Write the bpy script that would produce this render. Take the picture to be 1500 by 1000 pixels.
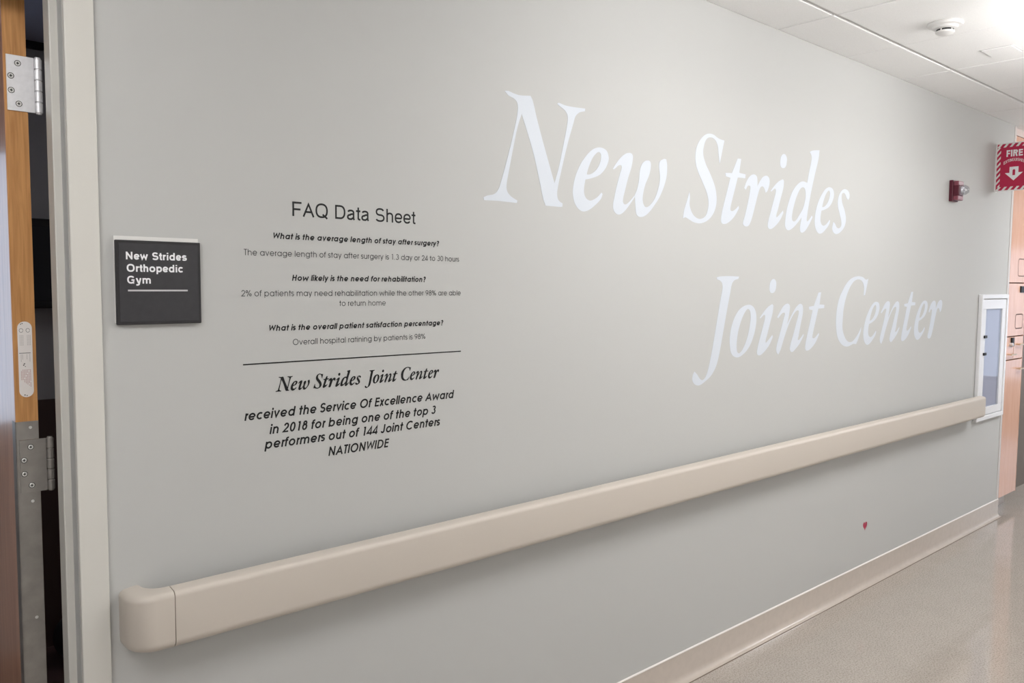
import bpy, bmesh, math
from mathutils import Vector, Matrix

# ------------------------------------------------------------------ clear
for o in list(bpy.data.objects):
    bpy.data.objects.remove(o, do_unlink=True)
S = bpy.context.scene
COL = S.collection

# ------------------------------------------------------------------ camera
# world: X runs along the corridor wall, Y into the wall (its face is Y = 0), Z up
cam_data = bpy.data.cameras.new('camera')
cam_data.sensor_fit = 'HORIZONTAL'
cam_data.sensor_width = 36.0
cam_data.lens = 28.56
cam_data.clip_start = 0.02
cam = bpy.data.objects.new('camera', cam_data)
COL.objects.link(cam)
R_ = Vector((0.74675756, -0.6650485, 0.00797718))
U_ = Vector((0.04113058, 0.05814839, 0.9974603))
F_ = Vector((0.66382333, 0.74453291, -0.07077658))
M = Matrix((R_, U_, -F_)).transposed().to_4x4()
M.translation = Vector((0.0, -1.9, 1.588))
cam.matrix_world = M
S.camera = cam

# ------------------------------------------------------------------ light and exposure
S.view_settings.view_transform = 'Standard'
S.view_settings.look = 'None'
S.view_settings.gamma = 1.0
S.view_settings.use_curve_mapping = False
S.view_settings.exposure = 0.0
DAY = 1.6          # daylight outside the gym window
TROFFER = 7.0      # radiance of the corridor ceiling lights
world = bpy.data.worlds.new('daylight')
S.world = world
world.use_nodes = True
bg = world.node_tree.nodes['Background']
bg.inputs[0].default_value = (0.74, 0.84, 1.0, 1)
bg.inputs[1].default_value = DAY

H = 2.676          # ceiling height
XC = 6.2384        # free corner of the wall
YR = -2.62         # opposite corridor wall

# ------------------------------------------------------------------ materials
def mat(name, col, rough=0.5, metal=0.0, spec=0.5, noise=None, bump=None, emit=None, coat=0.0):
    """noise = (scale, amount, detail, second colour or None); bump = (scale, strength, distance)"""
    m = bpy.data.materials.new(name)
    m.use_nodes = True
    nt = m.node_tree
    b = nt.nodes['Principled BSDF']
    b.inputs['Base Color'].default_value = (*col, 1)
    b.inputs['Roughness'].default_value = rough
    b.inputs['Metallic'].default_value = metal
    b.inputs['Specular IOR Level'].default_value = spec
    b.inputs['Coat Weight'].default_value = coat
    b.inputs['Coat Roughness'].default_value = 0.1
    tc = nt.nodes.new('ShaderNodeTexCoord')
    if noise:
        sc, amt, det, col2 = noise
        n = nt.nodes.new('ShaderNodeTexNoise')
        n.inputs['Scale'].default_value = sc
        n.inputs['Detail'].default_value = det
        nt.links.new(tc.outputs['Object'], n.inputs['Vector'])
        r = nt.nodes.new('ShaderNodeValToRGB')
        r.color_ramp.elements[0].position = 0.32
        r.color_ramp.elements[1].position = 0.68
        c2 = col2 if col2 else tuple(c * (1 - amt) for c in col)
        r.color_ramp.elements[0].color = (*c2, 1)
        r.color_ramp.elements[1].color = (*col, 1)
        nt.links.new(n.outputs['Fac'], r.inputs['Fac'])
        nt.links.new(r.outputs['Color'], b.inputs['Base Color'])
    if bump:
        sc, st, di = bump
        n2 = nt.nodes.new('ShaderNodeTexNoise')
        n2.inputs['Scale'].default_value = sc
        n2.inputs['Detail'].default_value = 2
        nt.links.new(tc.outputs['Object'], n2.inputs['Vector'])
        bp = nt.nodes.new('ShaderNodeBump')
        bp.inputs['Strength'].default_value = st
        bp.inputs['Distance'].default_value = di
        nt.links.new(n2.outputs['Fac'], bp.inputs['Height'])
        nt.links.new(bp.outputs['Normal'], b.inputs['Normal'])
    if emit:
        b.inputs['Emission Color'].default_value = (*emit[0], 1)
        b.inputs['Emission Strength'].default_value = emit[1]
    return m

def wood(name, dark, light, rough, scale=(14, 14, 1.2), coat=0.0):
    m = mat(name, light, rough, coat=coat)
    nt = m.node_tree
    b = nt.nodes['Principled BSDF']
    tc = nt.nodes.new('ShaderNodeTexCoord')
    mp = nt.nodes.new('ShaderNodeMapping')
    mp.inputs['Scale'].default_value = scale
    n = nt.nodes.new('ShaderNodeTexNoise')
    n.inputs['Scale'].default_value = 4
    n.inputs['Detail'].default_value = 8
    n.inputs['Distortion'].default_value = 1.2
    r = nt.nodes.new('ShaderNodeValToRGB')
    r.color_ramp.elements[0].position = 0.3
    r.color_ramp.elements[1].position = 0.7
    r.color_ramp.elements[0].color = (*dark, 1)
    r.color_ramp.elements[1].color = (*light, 1)
    nt.links.new(tc.outputs['Object'], mp.inputs['Vector'])
    nt.links.new(mp.outputs['Vector'], n.inputs['Vector'])
    nt.links.new(n.outputs['Fac'], r.inputs['Fac'])
    nt.links.new(r.outputs['Color'], b.inputs['Base Color'])
    return m

MT = {}
MT['wall'] = mat('wall_paint', (0.514, 0.516, 0.506), 0.6, spec=0.15, bump=(420, 0.12, 0.0006))
MT['frame'] = mat('frame_paint', (0.64, 0.625, 0.585), 0.38, bump=(300, 0.05, 0.0004))
MT['tile'] = mat('ceiling_tile', (0.93, 0.925, 0.92), 0.9, spec=0.1, noise=(260, 0.06, 2, None), bump=(200, 0.2, 0.001))
MT['tee'] = mat('ceiling_tee', (0.66, 0.65, 0.64), 0.5)
MT['base'] = mat('vinyl_base', (0.55, 0.485, 0.43), 0.18, noise=(30, 0.05, 3, None))
MT['rail'] = mat('rail_vinyl', (0.575, 0.520, 0.462), 0.45, bump=(600, 0.08, 0.0004))
MT['seam'] = mat('toe_grime_shade_dark', (0.16, 0.12, 0.09), 0.8)
MT['white_vinyl'] = mat('white_vinyl', (0.60, 0.64, 0.70), 0.5)
MT['black_vinyl'] = mat('black_vinyl', (0.006, 0.006, 0.007), 0.5, spec=0.3)
MT['grey_vinyl'] = mat('dark_grey_vinyl', (0.03, 0.03, 0.032), 0.5, spec=0.3)
MT['sign_black'] = mat('sign_charcoal', (0.032, 0.031, 0.036), 0.5, noise=(60, 0.15, 3, None))
MT['sign_edge'] = mat('sign_edge', (0.016, 0.015, 0.017), 0.5)
MT['sign_white'] = mat('sign_lettering', (0.85, 0.85, 0.87), 0.5)
MT['sign_rule'] = mat('sign_rule', (0.55, 0.53, 0.55), 0.5)
MT['sign_back'] = mat('sign_backer', (0.74, 0.73, 0.71), 0.4)
MT['orange_wood'] = wood('door_edge_wood', (0.42, 0.19, 0.055), (0.60, 0.30, 0.105), 0.45, (30, 30, 1.5))
MT['door_face'] = wood('door_face_wood', (0.52, 0.26, 0.17), (0.68, 0.39, 0.26), 0.30, (10, 10, 0.8), coat=0.4)
MT['steel'] = mat('satin_steel', (0.84, 0.84, 0.87), 0.45, metal=0.5, noise=(90, 0.08, 4, None))
MT['guard'] = mat('worn_steel', (0.36, 0.34, 0.32), 0.42, metal=0.75, noise=(28, 0.18, 5, None))
MT['screw'] = mat('screw_steel', (0.75, 0.75, 0.74), 0.3, metal=0.8)
MT['slot'] = mat('screw_slot', (0.02, 0.02, 0.02), 0.6)
MT['paper'] = mat('paper_label', (0.80, 0.76, 0.74), 0.5)
MT['print_dark'] = mat('print_dark', (0.10, 0.09, 0.09), 0.6)
MT['print_red'] = mat('print_red', (0.50, 0.30, 0.29), 0.6)
MT['print_grey'] = mat('print_grey', (0.46, 0.43, 0.42), 0.6)
MT['red'] = mat('sign_red', (0.48, 0.010, 0.062), 0.4)
MT['alarm_red'] = mat('alarm_red', (0.085, 0.005, 0.018), 0.35)
MT['alarm_pink'] = mat('alarm_face', (0.22, 0.055, 0.08), 0.3)
MT['heart'] = mat('heart_red', (0.42, 0.02, 0.07), 0.4)
MT['white_metal'] = mat('white_enamel', (0.82, 0.82, 0.84), 0.25)
MT['white_plastic'] = mat('white_plastic', (0.78, 0.77, 0.76), 0.4)
MT['dark'] = mat('dark_plastic', (0.012, 0.012, 0.013), 0.4)
MT['reflection_tint'] = mat('cabinet_reflection_tint', (0.55, 0.53, 0.62), 0.5)  # lavender tint puts the corridor's reflection in the glass into the colour
MT['laminate'] = wood('cabinet_laminate', (0.70, 0.40, 0.28), (0.76, 0.46, 0.34), 0.2, (6, 6, 0.7), coat=0.3)
MT['gap'] = mat('cabinet_gap', (0.10, 0.05, 0.035), 0.7)
MT['pull'] = mat('brushed_pull', (0.80, 0.66, 0.50), 0.3, metal=0.7)
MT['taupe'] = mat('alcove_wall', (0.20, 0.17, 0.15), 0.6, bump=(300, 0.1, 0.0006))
MT['filler'] = mat('pale_filler', (0.68, 0.58, 0.55), 0.45)
MT['guard_vinyl'] = mat('corner_guard_vinyl', (0.64, 0.60, 0.58), 0.4)
MT['gym_wall'] = mat('gym_wall_paint', (0.42, 0.41, 0.42), 0.7)
MT['gym_ceiling'] = mat('gym_ceiling_paint', (0.42, 0.43, 0.55), 0.8)
MT['gym_panel'] = mat('gym_brown_panel', (0.075, 0.045, 0.038), 0.6)
MT['gym_floor'] = mat('gym_floor', (0.10, 0.055, 0.05), 0.5)
MT['screen'] = mat('screen', (0.02, 0.02, 0.025), 0.2)
MT['rubber'] = mat('black_rubber', (0.008, 0.008, 0.009), 0.7)
MT['housing'] = mat('light_housing', (0.8, 0.8, 0.8), 0.5)
MT['diffuser'] = mat('light_diffuser', (0.9, 0.9, 0.9), 0.5, emit=((1.0, 0.99, 0.975), TROFFER))
MT['fill_diffuser'] = mat('fill_light_diffuser', (0.9, 0.9, 0.9), 0.5, emit=((1.0, 0.97, 0.95), 4.0))
MT['pale_bead'] = mat('pale_top_bead', (0.80, 0.76, 0.73), 0.4)
MT['diffuser_side'] = mat('light_diffuser_side', (0.9, 0.9, 0.9), 0.5, emit=((1.0, 0.99, 0.975), TROFFER * 1.85))  # sides set brighter than the bottom to lift the ceiling
MT['pale_wall'] = mat('pale_wall_paint', (0.84, 0.83, 0.81), 0.5, bump=(300, 0.1, 0.0006))
MT['diffuser_cool'] = mat('light_diffuser_cool', (0.9, 0.9, 0.9), 0.5, emit=((0.93, 0.96, 1.0), TROFFER * 2.6))

def glass_mat(name, tint, gloss):
    m = bpy.data.materials.new(name)
    m.use_nodes = True
    nt = m.node_tree
    nt.nodes.clear()
    out = nt.nodes.new('ShaderNodeOutputMaterial')
    tr = nt.nodes.new('ShaderNodeBsdfTransparent')
    tr.inputs[0].default_value = (*tint, 1)
    gl = nt.nodes.new('ShaderNodeBsdfGlossy')
    gl.inputs['Roughness'].default_value = gloss
    fr = nt.nodes.new('ShaderNodeFresnel')
    fr.inputs[0].default_value = 1.5
    mx = nt.nodes.new('ShaderNodeMixShader')
    ge = nt.nodes.new('ShaderNodeNewGeometry')
    sb = nt.nodes.new('ShaderNodeMath')
    sb.operation = 'SUBTRACT'
    sb.use_clamp = True
    nt.links.new(fr.outputs[0], sb.inputs[0])
    nt.links.new(ge.outputs['Backfacing'], sb.inputs[1])
    nt.links.new(sb.outputs[0], mx.inputs[0])
    nt.links.new(tr.outputs[0], mx.inputs[1])
    nt.links.new(gl.outputs[0], mx.inputs[2])
    nt.links.new(mx.outputs[0], out.inputs[0])
    return m
MT['glass'] = glass_mat('pane_glass', (0.92, 0.94, 0.96), 0.02)
MT['clear'] = glass_mat('clear_lens', (0.80, 0.80, 0.82), 0.08)

def floor_mat():
    m = mat('speckled_vinyl_floor', (0.42, 0.37, 0.33), 0.07, spec=0.6)
    nt = m.node_tree
    b = nt.nodes['Principled BSDF']
    tc = nt.nodes.new('ShaderNodeTexCoord')
    def noise(sc, det):
        n = nt.nodes.new('ShaderNodeTexNoise')
        n.inputs['Scale'].default_value = sc
        n.inputs['Detail'].default_value = det
        nt.links.new(tc.outputs['Object'], n.inputs['Vector'])
        return n
    def ramp(src, p0, c0, p1, c1):
        r = nt.nodes.new('ShaderNodeValToRGB')
        r.color_ramp.elements[0].position = p0
        r.color_ramp.elements[0].color = (*c0, 1)
        r.color_ramp.elements[1].position = p1
        r.color_ramp.elements[1].color = (*c1, 1)
        nt.links.new(src.outputs['Fac'], r.inputs['Fac'])
        return r
    fine = ramp(noise(150, 3), 0.34, (0.33, 0.288, 0.255), 0.56, (0.475, 0.425, 0.38))
    broad = ramp(noise(9, 3), 0.35, (0.955, 0.955, 0.955), 0.65, (1.0, 1.0, 1.0))
    mx = nt.nodes.new('ShaderNodeMix')
    mx.data_type = 'RGBA'
    mx.blend_type = 'MULTIPLY'
    mx.inputs[0].default_value = 1.0
    nt.links.new(fine.outputs['Color'], mx.inputs[6])
    nt.links.new(broad.outputs['Color'], mx.inputs[7])
    nt.links.new(mx.outputs[2], b.inputs['Base Color'])
    wv = noise(3.5, 2)
    bp = nt.nodes.new('ShaderNodeBump')
    bp.inputs['Strength'].default_value = 0.03
    bp.inputs['Distance'].default_value = 0.004
    nt.links.new(wv.outputs['Fac'], bp.inputs['Height'])
    nt.links.new(bp.outputs['Normal'], b.inputs['Normal'])
    return m
MT['floor'] = floor_mat()

# ------------------------------------------------------------------ object helpers
def link(name, bm, m, parent=None, smooth=False, loc=None):
    me = bpy.data.meshes.new(name)
    bmesh.ops.recalc_face_normals(bm, faces=bm.faces)
    bm.to_mesh(me)
    bm.free()
    if smooth:
        for p in me.polygons:
            p.use_smooth = True
    for x in (m if isinstance(m, (list, tuple)) else [m]):
        me.materials.append(MT[x])
    o = bpy.data.objects.new(name, me)
    COL.objects.link(o)
    if loc is not None:                      # geometry is written in world space: move the origin
        me.transform(Matrix.Translation(-Vector(loc)))
        o.location = loc
    if parent is not None:
        o.parent = parent
        o.matrix_parent_inverse = Matrix.Translation(-Vector(parent.location))
    return o

def empty(name, loc):
    o = bpy.data.objects.new(name, None)
    COL.objects.link(o)
    o.location = loc
    o.empty_display_size = 0.05
    return o

def tag(o, label, cat, group=None):
    o['label'] = label
    o['category'] = cat
    if group:
        o['group'] = group
    return o

def structure(o):
    o['kind'] = 'structure'
    return o

def box(bm, x0, x1, y0, y1, z0, z1, bev=0.0, seg=2, mi=0):
    vs = [bm.verts.new((x, y, z)) for x in (x0, x1) for y in (y0, y1) for z in (z0, z1)]
    idx = [(0, 1, 3, 2), (4, 6, 7, 5), (0, 4, 5, 1), (2, 3, 7, 6), (0, 2, 6, 4), (1, 5, 7, 3)]
    fs = [bm.faces.new([vs[i] for i in q]) for q in idx]
    for f in fs:
        f.material_index = mi
    if bev:
        es = list({e for f in fs for e in f.edges})
        r = bmesh.ops.bevel(bm, geom=es, offset=bev, segments=seg, profile=0.5, affect='EDGES')
        for f in r['faces']:
            f.material_index = mi
    return fs

def bx(name, x0, x1, y0, y1, z0, z1, m, parent=None, bev=0.0, seg=2):
    bm = bmesh.new()
    box(bm, x0, x1, y0, y1, z0, z1, bev, seg)
    return link(name, bm, m, parent)

def lathe(bm, prof, c, axis='z', n=32, mi=0):
    """prof: (radius, height) pairs, closed on the axis where radius is 0"""
    rings = []
    for r, h in prof:
        ring = []
        for k in range(n if r > 1e-7 else 1):
            a = 2 * math.pi * k / n
            p = (r * math.cos(a), r * math.sin(a), h)
            if axis == 'y':
                p = (p[0], p[2], p[1])
            elif axis == 'x':
                p = (p[2], p[0], p[1])
            ring.append(bm.verts.new((c[0] + p[0], c[1] + p[1], c[2] + p[2])))
        rings.append(ring)
    for a, b in zip(rings, rings[1:]):
        for k in range(n):
            k2 = (k + 1) % n
            if len(a) == 1 and len(b) == 1:
                continue
            if len(a) == 1:
                f = bm.faces.new((a[0], b[k], b[k2]))
            elif len(b) == 1:
                f = bm.faces.new((a[k], b[0], a[k2]))
            else:
                f = bm.faces.new((a[k], b[k], b[k2], a[k2]))
            f.material_index = mi

def extrude_profile(bm, prof, x0, x1, axis='x', cap=True):
    """closed profile extruded along X (points are (y, z)) or along Z (points are (x, y))"""
    def P(p, t):
        return (t, p[0], p[1]) if axis == 'x' else (p[0], p[1], t)
    A = [bm.verts.new(P(p, x0)) for p in prof]
    B = [bm.verts.new(P(p, x1)) for p in prof]
    n = len(prof)
    for i in range(n):
        j = (i + 1) % n
        bm.faces.new((A[i], A[j], B[j], B[i]))
    if cap:
        bm.faces.new(A[::-1])
        bm.faces.new(B)

def rounded(pts, radii, seg=6):
    """polygon with rounded corners"""
    out = []
    n = len(pts)
    for i in range(n):
        r = radii[i] if isinstance(radii, (list, tuple)) else radii
        p = Vector(pts[i])
        if r <= 0:
            out.append(tuple(p))
            continue
        a = (Vector(pts[i - 1]) - p).normalized()
        b = (Vector(pts[(i + 1) % n]) - p).normalized()
        ang = a.angle(b)
        d = r / math.tan(ang / 2)
        c = p + (a + b).normalized() * (r / math.sin(ang / 2))
        s, e = p + a * d, p + b * d
        v0, v1 = s - c, e - c
        tot = v0.angle_signed(v1)
        for k in range(seg + 1):
            t = -tot * k / seg
            out.append((c.x + v0.x * math.cos(t) - v0.y * math.sin(t), c.y + v0.x * math.sin(t) + v0.y * math.cos(t)))
    return out

# flat shapes on a plane: fn maps (u, v, lift) to a world point
def on_wall(y):
    return lambda u, v, l=0.0: (u, y - l, v)

def slab(bm, contours, fn, thick, off=0.0):
    """filled outline with holes, extruded by thick towards the viewer"""
    cu = bpy.data.curves.new('outline', 'CURVE')
    cu.dimensions = '2D'
    cu.fill_mode = 'BOTH'
    cu.extrude = thick / 2
    cu.offset = off
    for ct in contours:
        sp = cu.splines.new('POLY')
        sp.points.add(len(ct) - 1)
        for p, q in zip(sp.points, ct):
            p.co = (q[0], q[1], 0, 1)
        sp.use_cyclic_u = True
    ob = bpy.data.objects.new('outline', cu)
    COL.objects.link(ob)
    dg = bpy.context.evaluated_depsgraph_get()
    me = bpy.data.meshes.new_from_object(ob.evaluated_get(dg))
    vs = [bm.verts.new(fn(v.co.x, v.co.y, v.co.z + thick / 2)) for v in me.vertices]
    for p in me.polygons:
        try:
            bm.faces.new([vs[i] for i in p.vertices])
        except ValueError:
            pass
    bpy.data.objects.remove(ob)
    bpy.data.curves.remove(cu)
    bpy.data.meshes.remove(me)

def ribbon(bm, pts, hw, fn, lift, closed=False):
    """flat stroke of half width hw along a centre line, mitred"""
    P = [Vector(pts[0])]
    for p in pts[1:]:
        if (Vector(p) - P[-1]).length > hw * 0.02:
            P.append(Vector(p))
    n = len(P)
    L, Rr = [], []
    for i in range(n):
        a = P[i - 1] if (i > 0 or closed) else None
        b = P[(i + 1) % n] if (i < n - 1 or closed) else None
        d1 = (P[i] - a).normalized() if a is not None else None
        d2 = (b - P[i]).normalized() if b is not None else None
        if d1 is None: d1 = d2
        if d2 is None: d2 = d1
        n1, n2 = Vector((-d1.y, d1.x)), Vector((-d2.y, d2.x))
        m = n1 + n2
        if m.length < 1e-6:
            m = n1
        m.normalize()
        k = hw / max(0.45, m.dot(n1))
        L.append(bm.verts.new(fn(P[i].x + m.x * k, P[i].y + m.y * k, lift)))
        Rr.append(bm.verts.new(fn(P[i].x - m.x * k, P[i].y - m.y * k, lift)))
    for i in range(n if closed else n - 1):
        j = (i + 1) % n
        bm.faces.new((L[i], Rr[i], Rr[j], L[j]))

def arc(cx, cy, rx, ry, a0, a1, p=2.0, n=None):
    n = n or max(5, int(abs(a1 - a0) / 11))
    out = []
    for k in range(n + 1):
        a = math.radians(a0 + (a1 - a0) * k / n)
        c, s = math.cos(a), math.sin(a)
        out.append((cx + rx * math.copysign(abs(c) ** (2 / p), c), cy + ry * math.copysign(abs(s) ** (2 / p), s)))
    return out

# ------------------------------------------------------------------ two stroke alphabets
def geo_glyph(c, h):
    """geometric round sans: centre lines for half weight h, em = 1; returns (strokes, advance)"""
    X, K, A, Dn = 0.547, 0.74, 0.74, -0.19
    R = 0.279
    r = R - h
    cy = X / 2
    def bowl(cx): return arc(cx, cy, r, r, 0, 360)
    sl, sr = 0.06 + h, 0.06 + 2 * R - h
    def arch(x, rx, top=X):
        ry = 0.235 - h
        return [(x, 0)] + [(x, X + .006 - h - ry)] + arc(x + rx, X + .006 - h - ry, rx, ry, 180, 0) + [(x + 2 * rx, 0)]
    def ess(cx, H_, k):
        rr = (H_ - 2 * h) / 4
        rx = rr * k
        b = -0.006
        return arc(cx, b + h + 3 * rr, rx, rr, 25, 270) + arc(cx, b + h + rr, rx, rr, 90, -155)[1:]
    dot = lambda x, y: [(x, y - h * 1.15), (x, y + h * 1.15)]
    if c == 'a': return [bowl(.06 + R), [(sr, 0), (sr, X)]], .683
    if c == 'b': return [bowl(.06 + R), [(sl, 0), (sl, A)]], .682
    if c == 'c': return [arc(.05 + R, cy, r, r, 48, 312)], .56
    if c == 'd': return [bowl(.06 + R), [(sr, 0), (sr, A)]], .685
    if c == 'e': return [arc(.05 + R, cy, r, r, 0, 322), [(.05 + h, cy - h * .3), (.05 + 2 * R - h, cy - h * .3)]], .65
    if c == 'f': return [[(.14, 0), (.14, .60)] + arc(.26, .60, .12, A - h - .60, 180, 65), [(.02, X - h), (.29, X - h)]], .314
    if c == 'g': return [bowl(.06 + R), [(sr, X), (sr, 0)] + arc(.06 + R, .0, r, -Dn - h, 0, -150)], .673
    if c == 'h': return [[(.07 + h, 0), (.07 + h, A)], arch(.07 + h, .235 - h)], .61
    if c == 'i': return [[(.1, 0), (.1, X)], dot(.1, .69)], .20
    if c == 'k': return [[(.07 + h, 0), (.07 + h, A)], [(.07 + h, .19), (.43, X)], [(.2, .29), (.46, 0)]], .502
    if c == 'l': return [[(.1, 0), (.1, A)]], .20
    if c == 'm': return [arch(.07 + h, .2 - h * .5), arch(.07 + h + .4 - h, .2 - h * .5), [(.07 + h, 0), (.07 + h, X)]], .938
    if c == 'n': return [[(.07 + h, 0), (.07 + h, X)], arch(.07 + h, .235 - h)], .61
    if c == 'o': return [arc(.05 + R, cy, r, r, 0, 360)], .655
    if c == 'p': return [bowl(.06 + R), [(sl, Dn), (sl, X)]], .682
    if c == 'r': return [[(.07 + h, 0), (.07 + h, X)], [(.07 + h, .33)] + arc(.07 + h + .17, .33, .17, X - h - .33, 180, 92)], .301
    if c == 's': return [ess(.19, X + .012, 1.15)], .388
    if c == 't': return [[(.17, 0), (.17, .71)], [(.02, X - h), (.32, X - h)]], .339
    if c == 'u':
        x0, x1, ry = .07 + h, .07 + .47 - h, .235 - h
        return [[(x0, X), (x0, ry + h)] + arc((x0 + x1) / 2, ry + h - .006, (x1 - x0) / 2, ry, 180, 360) + [(x1, X)], [(x1, 0), (x1, X)]], .608
    if c == 'v': return [[(.02 + h, X), (.277, h), (.534 - h, X)]], .554
    if c == 'w': return [[(.02 + h, X), (.21, h), (.415, X - h * 2), (.62, h), (.81 - h, X)]], .831
    if c == 'x': return [[(.02 + h, 0), (.44 - h, X)], [(.02 + h, X), (.44 - h, 0)]], .46
    if c == 'y': return [[(.02 + h, X), (.27, .03)], [(.516 - h, X), (.19, Dn)]], .536
    if c == 'T': return [[(0.01, K - h), (.416, K - h)], [(.213, 0), (.213, K)]], .426
    if c == 'W': return [[(.02 + h, K), (.235, h * 2), (.444, K - h * 2), (.653, h * 2), (.868 - h, K)]], .887
    if c == 'O': return [arc(.435, .37, .383 - h, .383 - h, 0, 360)], .869
    if c == 'H': return [[(.08 + h, 0), (.08 + h, K)], [(.60 - h, 0), (.60 - h, K)], [(.08, .40), (.60, .40)]], .683
    if c == 'S': return [ess(.25, K + .02, 1.12)], .498
    if c == 'E': return [[(.08 + h, 0), (.08 + h, K)], [(.08, K - h), (.49, K - h)], [(.08, .40), (.49, .40)], [(.08, h), (.49, h)]], .536
    if c == 'A': return [[(.01 + h, 0), (.37, K - h * 1.8), (.73 - h, 0)], [(.14, .22), (.60, .22)]], .74
    if c == 'J': return [[(.40 - h, K), (.40 - h, .19)] + arc(.21, .19, .19 - h, .19 - h, 0, -175)], .482
    if c == 'C': return [arc(.43, .37, .383 - h, .383 - h, 45, 315)], .80
    if c == 'N': return [[(.08 + h, 0), (.08 + h, K)], [(.66 - h, 0), (.66 - h, K)], [(.08 + h, K - h * .75), (.66 - h, h * .75)]], .74
    if c == 'I': return [[(.113, 0), (.113, K)]], .226
    if c == 'D': return [[(.08 + h, K - h), (.08 + h, h), (.33, h)] + arc(.33, .37, .37 - h, .37 - h, -90, 90) + [(.08 + h, K - h)]], .744
    if c == '0': return [arc(.277, .37, .235 - h, .38 - h, 0, 360)], .554
    if c == '1': return [[(.30, 0), (.30, K - h), (.17, K - h)]], .50
    if c == '2': return [arc(.277, .50, .215 - h, .245 - h, 175, -38) + [(.09, h), (.50, h)]], .554
    if c == '3': return [arc(.26, .55, .20 - h, .195 - h, 150, -90), arc(.26, .1975 + h * .5, .235 - h, .2 - h * .5, 90, -160)], .554
    if c == '4': return [[(.40, 0), (.40, K - h), (.06, .16), (.52, .16)]], .554
    if c == '8': return [arc(.277, .55, .18 - h, .195 - h, 0, 360), arc(.277, .19 + h, .225 - h, .20, 0, 360)], .554
    if c == '9': return [arc(.277, .51, .235 - h, .235 - h, 0, 360), [(.277 + .2, .42), (.21, 0)]], .554
    if c == '%': return [arc(.17, .55, .15 - h, .17 - h, 0, 360), arc(.60, .18, .15 - h, .17 - h, 0, 360), [(.20, 0), (.57, K)]], .775
    if c == '?': return [arc(.25, .55, .19 - h, .195 - h, 170, -60) + [(.27, .32), (.27, .2)], dot(.27, .05)], .53
    if c == '.': return [dot(.1, h * 1.15)], .277
    return [], .277

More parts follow.
